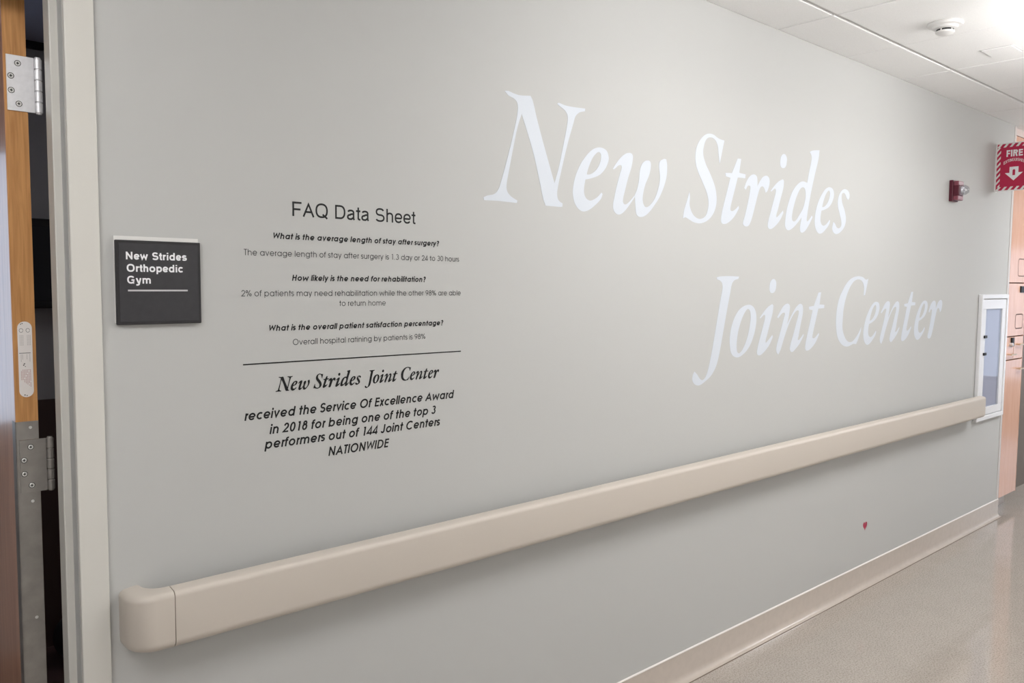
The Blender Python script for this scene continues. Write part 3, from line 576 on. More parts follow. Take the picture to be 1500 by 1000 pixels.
# ------------------------------------------------------------------ the setting
def build_setting():
    # corridor floor and gym floor
    structure(bx('floor', -3.0, 12.0, YR, 0.6, -0.05, 0.0, 'floor'))
    structure(bx('floor_gym', -3.0, 3.0, 0.10, 2.1, -0.002, 0.001, 'gym_floor'))
    # ceiling: tiles with a shadow groove between them, hung on a grid
    bm = bmesh.new()
    ys = [0.0, -0.255, -0.865, -1.475, -2.085, YR]
    xs = [3.2 + 0.61 * k for k in range(-10, 15)]
    for j in range(5):
        y1, y0 = ys[j], ys[j + 1]
        for i in range(len(xs) - 1):
            w0 = 0.0055 if i % 2 == 0 else 0.0012
            w1 = 0.0012 if i % 2 == 0 else 0.0055
            g1 = 0.0 if j == 0 else 0.010
            if j == 0 and xs[i] + 0.61 > XC + 0.05:
                y1 = 0.6
            box(bm, xs[i] + w0, xs[i + 1] - w1, y0 + 0.010, y1 - g1, H, H + 0.012, 0.0025, 1)
    box(bm, -2.9, 11.84, YR, 0.6, H + 0.009, H + 0.05, mi=1)
    structure(link('ceiling', bm, ['tile', 'tee']))
    # the lettered wall, with the gym doorway in it
    bm = bmesh.new()
    box(bm, 0.445, XC, 0.0, 0.12, 0.0, H + 0.03)
    box(bm, -0.72, 0.445, 0.0, 0.12, 2.206, H + 0.03)
    box(bm, -3.0, -0.72, 0.0, 0.12, 0.0, H + 0.03)
    structure(link('wall_left', bm, 'wall'))
    structure(bx('wall_right', -3.0, 12.0, YR - 0.1, YR, 0, H + 0.03, 'pale_wall'))
    structure(bx('wall_back', -3.1, -3.0, YR, 0.12, 0, H + 0.03, 'pale_wall'))
    # far end wall with a tall window
    fy0, fy1, fz0, fz1 = -2.35, -0.75, 0.35, 2.15
    bm = bmesh.new()
    box(bm, 12.0, 12.1, YR, fy0, 0, H + 0.03)
    box(bm, 12.0, 12.1, fy1, 0.6, 0, H + 0.03)
    box(bm, 12.0, 12.1, fy0, fy1, 0, fz0)
    box(bm, 12.0, 12.1, fy0, fy1, fz1, H + 0.03)
    structure(link('wall_far', bm, 'pale_wall'))
    bm = bmesh.new()
    t = 0.05
    box(bm, 12.0, 12.08, fy0, fy1, fz0, fz0 + t)
    box(bm, 12.0, 12.08, fy0, fy1, fz1 - t, fz1)
    for a in (fy0, (fy0 + fy1 - t) / 2, fy1 - t):
        box(bm, 12.0, 12.08, a, a + t, fz0 + t, fz1 - t)
    w = structure(link('window_2', bm, 'frame', loc=(12.0, fy0, fz0)))
    bx('pane', 12.04, 12.046, fy0 + t, fy1 - t, fz0 + t, fz1 - t, 'glass', w)
    # alcove beyond the free corner
    structure(bx('wall_alcove', 6.25, 12.0, 0.185, 0.60, 0, H + 0.03, 'taupe'))
    # the dim gym behind the doorway
    bm = bmesh.new()
    wx0, wx1, wz0, wz1 = WINDOW
    box(bm, -3.0, wx0, 2.0, 2.1, 0, H)
    box(bm, wx1, 3.0, 2.0, 2.1, 0, H)
    box(bm, wx0, wx1, 2.0, 2.1, 0, wz0)
    box(bm, wx0, wx1, 2.0, 2.1, wz1, H)
    box(bm, -3.1, -3.0, 0.12, 2.1, 0, H)
    box(bm, 3.0, 3.1, 0.12, 2.1, 0, H)
    structure(link('wall_gym', bm, 'gym_wall'))
    structure(bx('ceiling_gym', -3.1, 3.1, 0.12, 2.1, HG, HG + 0.04, 'gym_ceiling'))
    bm = bmesh.new()
    box(bm, wx1 + 0.08, 3.0, 1.985, 2.0, 0.001, 1.08)
    structure(link('trim_2', bm, 'gym_panel'))
    structure(bx('trim_3', wx1 + 0.08, 3.0, 1.98, 2.0, HG - 0.03, HG, 'dark'))
    # gym window
    bm = bmesh.new()
    t = 0.04
    box(bm, wx0, wx1, 2.0, 2.08, wz0, wz0 + t)
    box(bm, wx0, wx1, 2.0, 2.08, wz1 - t, wz1)
    box(bm, wx0, wx0 + t, 2.0, 2.08, wz0 + t, wz1 - t)
    box(bm, wx1 - t, wx1, 2.0, 2.08, wz0 + t, wz1 - t)
    w = structure(link('window_1', bm, 'frame', loc=(wx0, 2.0, wz0)))
    bx('pane', wx0 + t, wx1 - t, 2.04, 2.046, wz0 + t, wz1 - t, 'glass', w)

LIGHT_X = [-1.10, 1.72, 3.40, 6.40]
LIGHT_Y = -1.36
HG = 2.571
WINDOW = (-0.85, 0.33, 0.95, 2.15)
build_setting()

# door frame: double-rabbeted painted metal profile
def build_frame():
    bm = bmesh.new()
    def jamb(x_face, s):
        # s = +1: opening is on the -X side of this jamb
        f = lambda d: x_face + s * d
        prof = [(f(0.0577), -0.012), (f(0.0577), 0.0), (f(0.02), 0.0), (f(0.02), 0.12), (f(0.0577), 0.12),
                (f(0.0577), 0.134), (f(0.0), 0.134), (f(0.0), 0.086), (f(-0.0165), 0.086), (f(-0.0165), 0.037), (f(0.0), 0.037), (f(0.0), -0.012)]
        extrude_profile(bm, rounded(prof, [0.002, 0, 0, 0, 0, 0.002, 0.002, 0.001, 0.0025, 0.0025, 0.001, 0.003], 3), 0.0, 2.2045, 'z')
    jamb(0.4455, 1)
    jamb(-0.725, -1)
    box(bm, -0.7827, 0.5032, -0.012, 0.0, 2.205, 2.262, 0.001, 1)
    box(bm, -0.725, 0.4455, -0.012, 0.134, 2.2048, 2.2058)
    box(bm, -0.70, 0.428, 0.037, 0.086, 2.19, 2.2047)
    structure(link('trim_1', bm, 'frame'))
build_frame()

def build_baseboard(x0, x1, name, y=0.0):
    bm = bmesh.new()
    prof = [(y, 0.0), (y - 0.030, 0.0), (y - 0.0295, 0.0025), (y - 0.020, 0.004), (y - 0.013, 0.0085), (y - 0.0075, 0.017), (y - 0.0045, 0.030),
            (y - 0.0040, 0.1195), (y, 0.1195)]
    extrude_profile(bm, prof, x0, x1)
    n0 = len(bm.faces)
    extrude_profile(bm, [(y, 0.1192), (y - 0.0050, 0.1192), (y - 0.0052, 0.1212), (y - 0.0040, 0.1232), (y, 0.1250)], x0, x1)  # paler bead along the top edge
    n1 = len(bm.faces)
    extrude_profile(bm, [(y - 0.0325, 0.0), (y - 0.0325, 0.0006), (y - 0.0295, 0.0018), (y - 0.0295, 0.0)], x0, x1)  # dark strip: grime, and the toe's shadow line put into colour
    bm.faces.ensure_lookup_table()
    for f in bm.faces[n0:]:
        f.material_index = 1
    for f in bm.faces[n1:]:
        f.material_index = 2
    o = structure(link(name, bm, ['base', 'pale_bead', 'seam']))
    for p in o.data.polygons:
        p.use_smooth = len(p.vertices) == 4 and p.material_index == 0
    o.modifiers.new('edges', 'EDGE_SPLIT').split_angle = math.radians(40)
    return o
build_baseboard(0.5035, XC, 'baseboard_left')

# ------------------------------------------------------------------ gym door, opened into the gym
def build_door():
    x0, x1, y0 = 0.3625, 0.4075, 0.142
    d = structure(bx('door_1', x0, x1 - 0.0002, y0 + 0.0015, y0 + 1.10, 0.012, 2.195, 'door_face', None, 0.001, 1))
    d.name = 'door_1'
    e = bx('edge_strip', x0 + 0.0008, x1 - 0.0008, y0, y0 + 0.004, 0.012, 2.195, 'orange_wood', d)
    e['label'] = 'light orange wood strip on the hinge edge of the door'
    # metal guard wrapped round the edge, notched for the middle hinge
    bm = bmesh.new()
    g0, g1, zt = x0 - 0.0006, x1 - 0.001, 1.276
    box(bm, g0, g1, y0 - 0.0012, y0 + 0.001, 1.2355, zt)
    box(bm, g0, g0 + 0.006, y0 - 0.0012, y0 + 0.001, 1.1165, 1.2355)
    box(bm, g0, g1, y0 - 0.0012, y0 + 0.001, 0.03, 1.1165)
    box(bm, g0 - 0.0006, g0 + 0.0008, y0 - 0.0012, y0 + 0.03, 0.03, zt)
    g = link('edge_guard', bm, 'guard', d)
    g['label'] = 'dull metal guard covering the lower door edge'
    for z in (1.262, 1.096, 0.83):
        bm = bmesh.new()
        lathe(bm, [(0, -0.0013), (0.0028, -0.0013), (0.0036, 0.0)], (x0 + 0.028, y0 - 0.0012, z), 'y', 14)
        link('screw', bm, 'screw', g)
    # hinges
    def hinge(z0, z1, worn):
        zc = (z0 + z1) / 2
        bm = bmesh.new()
        yl = y0 - 0.0032
        extrude_profile(bm, [(x0 + 0.0055, yl), (x0 + 0.0575, yl), (x0 + 0.0575, yl + 0.0032), (x0 + 0.0055, yl + 0.0032)], z0, z1, 'z')
        h = link('hinge', bm, 'guard' if worn else 'steel', d, loc=(x0 + 0.03, yl, zc))
        h['label'] = 'dull middle hinge' if worn else 'bright upper hinge'
        bx_, by_ = x0 + 0.0655, y0 - 0.0005
        bm = bmesh.new()
        n = 5
        for k in range(n):
            a, b = z0 + (z1 - z0) * k / n + 0.0008, z0 + (z1 - z0) * (k + 1) / n - 0.0008
            lathe(bm, [(0, a), (0.0068, a), (0.0078, a + 0.0012), (0.0078, b - 0.0012), (0.0068, b), (0, b)], (bx_, by_, 0), 'z', 20)
        lathe(bm, [(0, z0 - 0.003), (0.0052, z0 - 0.002), (0.0062, z0), (0.006, z1), (0.0055, z1 + 0.0025), (0, z1 + 0.0035)], (bx_, by_, 0), 'z', 20)
        k = link('knuckle', bm, 'guard' if worn else 'steel', h, True)
        m = k.modifiers.new('edges', 'EDGE_SPLIT')
        m.split_angle = math.radians(35)
        for sx, sz in ((0.027, 0.86), (0.0135, 0.62), (0.0135, 0.36), (0.027, 0.13)):
            c = (x0 + sx, yl, z0 + (z1 - z0) * sz)
            bm = bmesh.new()
            lathe(bm, [(0, -0.0004), (0.0046, -0.0006), (0.0058, 0.0002)], c, 'y', 18)
            s = link('screw', bm, 'screw', h)
            r = 0.0027
            bm = bmesh.new()
            box(bm, c[0] - r, c[0] + r, c[1] - 0.0008, c[1] - 0.0003, c[2] - 0.0009, c[2] + 0.0009)
            box(bm, c[0] - 0.0009, c[0] + 0.0009, c[1] - 0.0009, c[1] - 0.0003, c[2] - r, c[2] + r)
            lathe(bm, [(0, -0.0002), (0.0064, -0.0002), (0.0064, 0.0001)], c, 'y', 18)
            for f in bm.faces:
                f.material_index = 1
            tmp = bpy.data.meshes.new('t')
            bm.to_mesh(tmp)
            bm.free()
            bm2 = bmesh.new()
            bm2.from_mesh(s.data)
            bm2.from_mesh(tmp)
            bm2.to_mesh(s.data)
            bm2.free()
            bpy.data.meshes.remove(tmp)
            s.data.materials.append(MT['slot'])
    hinge(1.951, 2.068, False)
    hinge(1.117, 1.235, True)
    # oval fire-rating plate
    bm = bmesh.new()
    cx, z0, z1, hw = x0 + 0.0235, 1.330, 1.497, 0.0140
    fn = lambda u, v, l=0.0: (u, y0 - l, v)
    out = [(cx + hw * math.cos(a), z1 - hw + hw * math.sin(a)) for a in [math.pi * k / 12 for k in range(13)]]
    out += [(cx + hw * math.cos(a), z0 + hw + hw * math.sin(a)) for a in [math.pi + math.pi * k / 12 for k in range(13)]]
    slab(bm, [out], fn, 0.0006)
    p = link('rating_plate', bm, 'paper', d, loc=(cx, y0, (z0 + z1) / 2))
    p['label'] = 'white oval plate of fine print on the door edge'
    # fine print too small to read: hair-thin columns, one rule and two pin holes
    bm = bmesh.new()
    for k in range(9):
        for j in range(8):
            zz = z1 - 0.030 - k * 0.0026
            u = cx - 0.010 + j * 0.0028
            if 2 < j < 5:
                continue
            box(bm, u, u + 0.0013, y0 - 0.0009, y0 - 0.0006, zz - 0.0014, zz)
    for k in range(10):
        for j in (0, 1, 4, 6):
            zz = z1 - 0.072 - k * 0.0017
            u = cx - 0.009 + j * 0.0028
            if j in (1, 4) and k > 6:
                continue
            box(bm, u, u + 0.0012, y0 - 0.0009, y0 - 0.0006, zz - 0.0011, zz)
    link('fine_print', bm, 'print_grey', p)
    bm = bmesh.new()
    for k in range(16):
        for j in range(7):
            if (k * 7 + j * 3) % 11 == 0 or k > 8 + j:
                continue
            zz = z1 - 0.106 - k * 0.0026
            u = cx - 0.0095 + j * 0.0029
            box(bm, u, u + 0.0015, y0 - 0.0009, y0 - 0.0006, zz - 0.0016, zz)
    link('fine_print', bm, 'print_red', p)
    bm = bmesh.new()
    box(bm, cx - 0.012, cx + 0.010, y0 - 0.0009, y0 - 0.0006, z1 - 0.0700, z1 - 0.0688)
    for (u, v, r) in ((-0.0075, 0.0055, 0.0012), (-0.0045, 0.0042, 0.0012), (-0.0035, 0.162, 0.0014), (0.0005, 0.1635, 0.0012),
                      (-0.004, 0.096, 0.0014), (-0.0025, 0.093, 0.0014), (-0.001, 0.099, 0.0010)):
        lathe(bm, [(0, -0.001), (r, -0.001), (r, -0.0005)], (cx + u, y0, z1 - v), 'y', 10)
    for u in (-0.0070, 0.0060):
        ribbon(bm, arc(cx + u, z1 - 0.0195, 0.0036, 0.0042, 0, 345), 0.0004, fn, 0.001)
    link('fine_print', bm, 'print_dark', p)
    return d
build_door()

# ------------------------------------------------------------------ things seen through the gap in the doorway, and an added gym light
def build_gym_things():
    t = tag(empty('wall_monitor', (0.85, 1.98, 1.655)), 'black flat monitor on the dim gym wall, seen through the gap beside the door', 'monitor')
    bm = bmesh.new()
    box(bm, 0.55, 1.15, 1.93, 1.9795, 1.47, 1.842, 0.006, 2)
    link('casing', bm, 'dark', t)
    bx('screen', 0.58, 1.12, 1.9285, 1.9305, 1.50, 1.812, 'screen', t)
    bx('wall_bracket', 0.75, 0.95, 1.9790, 2.0, 1.56, 1.75, 'dark', t)
    bm = bmesh.new()
    c, r = BALL[:3], BALL[3]
    prof = [(r * math.sin(math.pi * k / 24), -r * math.cos(math.pi * k / 24)) for k in range(25)]
    lathe(bm, prof, (0, 0, 0), 'z', 40)
    o = link('floor_ball', bm, 'rubber', None, True)
    o.location = c
    tag(o, 'round black ball on the brown gym floor, half hidden behind the door frame', 'ball')
BALL = (0.862, 1.785, 0.1015, 0.1005)
def build_gym_fill_light():  # added lamp, out of view, to brighten the gap beside the door
    t = tag(empty('gym_fill_light', (1.9, 1.1, HG)), 'added unseen fill light inside the gym, brightening the gap beside the door', 'ceiling light')
    bm = bmesh.new()
    for q in ((1.6, 2.2, 0.80, 0.82), (1.6, 2.2, 1.38, 1.40), (1.6, 1.62, 0.82, 1.38), (2.18, 2.2, 0.82, 1.38)):
        box(bm, *q, HG - 0.02, HG)
    link('frame', bm, 'housing', t)
    bx('diffuser', 1.62, 2.18, 0.82, 1.38, HG - 0.016, HG - 0.002, 'fill_diffuser', t)  # diffuser of the added fill light
build_gym_fill_light()
build_gym_things()

# ------------------------------------------------------------------ big white lettering
def glyph_contours(k):
    out = []
    for s in GLYPH[k]:
        out.append([tuple(int(v) / 10000.0 for v in q.split(',')) for q in s.split()])
    return out

def big_lettering(name, layout, label):
    x0 = min(p[1] for p in layout)
    z0 = min(p[2] for p in layout)
    t = tag(empty(name, (x0, 0.0, z0)), label, 'lettering', 'big white words on the corridor wall')
    for k, gx, gz in layout:
        bm = bmesh.new()
        slab(bm, [[(u + gx, v + gz) for u, v in ct] for ct in glyph_contours(k)], on_wall(-0.0001), 0.0006)
        link('letter', bm, 'white_vinyl', t, loc=(gx, 0, gz))
    return t
big_lettering('wall_lettering', BIG_UPPER, 'large white italic words New Strides, upper line on the wall')
big_lettering('wall_lettering', BIG_LOWER, 'large white italic words Joint Center, lower line above the handrail')

# ------------------------------------------------------------------ black data sheet lettering
def build_data_sheet():
    t = tag(empty('data_sheet_lettering', (0.82, 0.0, 1.13)), 'block of small black lettering headed FAQ Data Sheet, right of the dark room sign', 'lettering')
    W = on_wall(-0.0001)
    def line(name, text, glyph, h, x0, x1, z, size, m, slant=0.0):
        bm = bmesh.new()
        set_line(bm, text, glyph, h, x0, x1, z, size, W, slant)
        link(name, bm, m, t, loc=(x0, 0, z))
    QS, RS = 0.0203, 0.0328
    st, lo, hi = strokes_of('FAQ Data Sheet', gro_glyph, 0.047)
    kx = (1.329 - 0.951) / (hi - lo)
    for word, at in (('FAQ', 0), ('Data', 4), ('Sheet', 9)):
        start = sum(gro_glyph(c, 0.047)[1] for c in 'FAQ Data Sheet'[:at])
        _, l2, h2 = strokes_of(word, gro_glyph, 0.047)
        line('heading_word', word, gro_glyph, 0.047, 0.951 + (start + l2 - lo) * kx, 0.951 + (start + h2 - lo) * kx, 1.7532, 0.0502, 'black_vinyl')
    b, w = 0.074, 0.040
    line('question', 'What is the average length of stay after surgery?', geo_glyph, b, 0.8990, 1.4090, 1.6946, QS, 'black_vinyl', 0.2)
    line('answer', 'The average length of stay after surgery is 1.3 day or 24 to 30 hours', geo_glyph, w, 0.8248, 1.4821, 1.6518, QS, 'grey_vinyl')
    line('question', 'How likely is the need for rehabilitation?', geo_glyph, b, 0.9485, 1.3620, 1.5913, QS, 'black_vinyl', 0.2)
    line('answer', '2% of patients may need rehabilitation while the other 98% are able', geo_glyph, w, 0.8179, 1.4887, 1.5527, QS, 'grey_vinyl')
    line('answer', 'to return home', geo_glyph, w, 1.0829, 1.2275, 1.5260, QS, 'grey_vinyl')
    line('question', 'What is the overall patient satisfaction percentage?', geo_glyph, b, 0.8850, 1.4245, 1.4663, QS, 'black_vinyl', 0.2)
    line('answer', 'Overall hospital ratining by patients is 98%', geo_glyph, w, 0.9506, 1.3607, 1.4290, QS, 'grey_vinyl')
    bm = bmesh.new()
    box(bm, 0.8195, 1.4902, -0.0006, 0.0001, 1.3853, 1.3885)
    link('rule', bm, 'black_vinyl', t, loc=(0.82, 0, 1.387))
    # the centre's name, in the same italic as the big words
    bm = bmesh.new()
    for layout, x0, x1 in ((BIG_UPPER, 0.9027, 1.1477), (BIG_LOWER, 1.1600, 1.4094)):
        a = min(p[1] for p in layout)
        k_last, xl, _ = layout[-1]
        b_ = xl + max(q[0] for ct in glyph_contours(k_last) for q in ct)
        zb = 1.838 if layout is BIG_UPPER else 1.294
        sx = (x1 - x0) / (b_ - a)
        for k, gx, gz in layout:
            cts = [[(x0 + (u + gx - a) * sx, 1.3140 + (v + gz - zb) * 0.108) for u, v in ct] for ct in glyph_contours(k)]
            slab(bm, cts, W, 0.0005)
            for ct in cts:
                ribbon(bm, ct, 0.0004, W, 0.00055, True)
    link('centre_name', bm, 'black_vinyl', t, loc=(0.90, 0, 1.314))
    r = 0.067
    line('paragraph', 'received the Service Of Excellence Award', geo_glyph, r, 0.8205, 1.4640, 1.2490, RS, 'black_vinyl', 0.2)
    line('paragraph', 'in 2018 for being one of the top 3', geo_glyph, r, 0.8848, 1.3990, 1.2087, RS, 'black_vinyl', 0.2)
    line('paragraph', 'performers out of 144 Joint Centers', geo_glyph, r, 0.8720, 1.4150, 1.1727, RS, 'black_vinyl', 0.2)
    line('paragraph', 'NATIONWIDE', geo_glyph, r, 1.0480, 1.2385, 1.1313, RS, 'black_vinyl', 0.2)
build_data_sheet()

# ------------------------------------------------------------------ room sign
def build_room_sign():
    x0, x1, z0, z1 = 0.5330, 0.7165, 1.4915, 1.6765
    t = tag(empty('room_sign', (x0, 0.0, z0)), 'square charcoal room sign reading New Strides Orthopedic Gym, beside the door frame', 'sign')
    b = bx('backer', x0 - 0.0012, x1 - 0.002, -0.004, 0.0, z0 + 0.004, z1 + 0.0090, 'sign_back', t)
    b['label'] = 'pale backing sheet showing along the top edge of the sign'
    bm = bmesh.new()
    box(bm, x0, x1, -0.012, -0.004, z0, z1, 0.0012, 1)
    link('panel', bm, 'sign_edge', t)
    bm = bmesh.new()
    box(bm, x0 + 0.006, x1 - 0.006, -0.0128, -0.0118, z0 + 0.006, z1 - 0.006, 0.0006, 1)
    link('face_insert', bm, 'sign_black', t)
    Y = on_wall(-0.0127)
    k = 1888.0 / 1900.0
    bm = bmesh.new()
    def L(text, a, b_, z, s=0.0231):
        set_line(bm, text, gro_glyph, 0.072, a * k, b_ * k, 1.588 + (z - 1.588) * k, s, Y)
    L('New Strides', 0.5575, 0.6895, 1.6349)
    L('Orthopedic', 0.5586, 0.6806, 1.6080)
    L('Gym', 0.5590, 0.6088, 1.5820)
    link('lettering', bm, 'sign_white', t, loc=(0.56, -0.0127, 1.6))
    bx('rule', 0.5602 * k, 0.6899 * k, -0.0135, -0.0126, 1.5650, 1.5686, 'sign_rule', t)
build_room_sign()

# ------------------------------------------------------------------ handrail
def build_handrail():
    t = tag(empty('handrail', (0.524, 0.0, 0.76)), 'long beige vinyl handrail along the wall with a rounded end cap', 'handrail')
    yf, yb, z0, z1 = -0.090, -0.046, 0.766, 0.904
    prof = rounded([(yf, z0), (yb, z0 + 0.004), (yb, z1), (yf, z1 - 0.006)], [0.022, 0.008, 0.010, 0.014], 6)
    xs = 0.6165
    bm = bmesh.new()
    extrude_profile(bm, prof, xs + 0.0009, 5.632)
    o = link('rail', bm, 'rail', t)
    for p in o.data.polygons:
        p.use_smooth = len(p.vertices) == 4
    m = o.modifiers.new('edges', 'EDGE_SPLIT')
    m.split_angle = math.radians(40)
    # end cap: the rail section swept round a quarter turn back to the wall
    def cap(xe, sgn, xseam):
        bm = bmesh.new()
        Rr = 0.052
        cx, cy = xe + sgn * Rr, yf + Rr
        rx = 0.044                              # the inner side sweeps back to the wall
        rings = [[(xseam, yy, zz) for yy, zz in prof]]
        for k in range(0, 15):
            a = math.pi / 2 * k / 14
            ox, oy = cx - sgn * Rr * math.sin(a), cy - Rr * math.cos(a)
            ix, iy = xseam - sgn * rx * math.sin(a), yb * math.cos(a)
            ring = []
            for yy, zz in prof:
                f = (yy - yf) / (yb - yf)
                ring.append((ox + (ix - ox) * f, oy + (iy - oy) * f, zz))
            rings.append(ring)
        rings.append([(xe + (xseam - sgn * rx - xe) * (yy - yf) / (yb - yf), 0.0, zz) for yy, zz in prof])
        V = [[bm.verts.new(p) for p in r] for r in rings]
        n = len(prof)
        for a, b in zip(V, V[1:]):
            for i in range(n):
                j = (i + 1) % n
                bm.faces.new((a[i], a[j], b[j], b[i]))
        bm.faces.new(V[0])
        bm.faces.new(V[-1][::-1])
        c = link('end_cap', bm, 'rail', t)
        for p in c.data.polygons:
            p.use_smooth = len(p.vertices) == 4
        m = c.modifiers.new('edges', 'EDGE_SPLIT')
        m.split_angle = math.radians(40)
    cap(0.5245, 1, xs - 0.0009)
    # dark seam between cap and rail
    bm = bmesh.new()
    inner = [(y + (0.0012 if y < -0.068 else -0.0012), z + (0.0012 if z < 0.835 else -0.0012)) for y, z in prof]
    extrude_profile(bm, inner, xs - 0.002, xs + 0.002)
    link('seam', bm, 'seam', t)
    for x in (0.95, 2.2, 3.45, 4.7, 5.45):
        bx('bracket', x - 0.03, x + 0.03, -0.050, 0.0, 0.79, 0.85, 'rail', t, 0.004, 2)
build_handrail()

# ------------------------------------------------------------------ heart sticker
def build_heart():
    bm = bmesh.new()
    pts = []
    for k in range(40):
        a = 2 * math.pi * k / 40
        x = 16 * math.sin(a) ** 3
        z = 13 * math.cos(a) - 5 * math.cos(2 * a) - 2 * math.cos(3 * a) - math.cos(4 * a)
        pts.append((4.204 + x * 0.00145, 0.329 + z * 0.0016))
    slab(bm, [pts], on_wall(-0.0001), 0.0006)
    tag(link('heart_sticker', bm, 'heart', loc=(4.204, 0, 0.329)), 'tiny red heart sticker low on the wall below the handrail', 'sticker')
build_heart()

# ------------------------------------------------------------------ fire alarm strobe
def build_strobe():
    x0, x1, z0, z1 = 5.128, 5.215, 2.093, 2.216
    t = tag(empty('fire_alarm_strobe', (5.17, 0.0, z0)), 'small dark red fire alarm with clear strobe lens high on the wall', 'fire alarm')
    bx('back_box', x0, x1, -0.022, 0.0, z0, z1, 'alarm_red', t, 0.003, 2)
    f = bx('face_plate', x0 + 0.006, x1 - 0.002, -0.050, -0.0215, z0 + 0.006, z1 - 0.006, 'alarm_pink', t, 0.004, 2)
    f['label'] = 'paler red front plate'
    bx('sounder_body', x0 + 0.002, x1 - 0.018, -0.056, -0.021, z0 + 0.030, z1 - 0.030, 'alarm_red', t, 0.005, 2)
    bm = bmesh.new()
    lathe(bm, [(0.031, -0.049), (0.031, -0.060), (0.028, -0.076), (0.019, -0.089), (0, -0.094)], (x0 + 0.046, 0, (z0 + z1) / 2 + 0.003), 'y', 24)
    lens = link('strobe_lens', bm, 'clear', t, True)
    lens['label'] = 'clear domed strobe lens'
    bm = bmesh.new()
    lathe(bm, [(0, -0.0495), (0.026, -0.0495), (0.016, -0.066), (0.012, -0.066), (0, -0.052)], (x0 + 0.046, 0, (z0 + z1) / 2 + 0.003), 'y', 24)
    link('reflector', bm, 'steel', lens)
    bx('flash_tube', x0 + 0.030, x0 + 0.062, -0.078, -0.072, (z0 + z1) / 2 - 0.002, (z0 + z1) / 2 + 0.007, 'white_plastic', lens, 0.002, 2)
build_strobe()

# ------------------------------------------------------------------ fire extinguisher flag sign
def clip_poly(poly, u0, u1, v0, v1):
    def cut(ps, inside, inter):
        out = []
        for i in range(len(ps)):
            a, b = ps[i - 1], ps[i]
            ia, ib = inside(a), inside(b)
            if ib:
                if not ia:
                    out.append(inter(a, b))
                out.append(b)
            elif ia:
                out.append(inter(a, b))
        return out
    def ix(c):
        return lambda a, b: (c, a[1] + (b[1] - a[1]) * (c - a[0]) / (b[0] - a[0]))
    def iy(c):
        return lambda a, b: (a[0] + (b[0] - a[0]) * (c - a[1]) / (b[1] - a[1]), c)
    for ins, it in ((lambda p: p[0] >= u0, ix(u0)), (lambda p: p[0] <= u1, ix(u1)), (lambda p: p[1] >= v0, iy(v0)), (lambda p: p[1] <= v1, iy(v1))):
        if not poly:
            return poly
        poly = cut(poly, ins, it)
    return poly

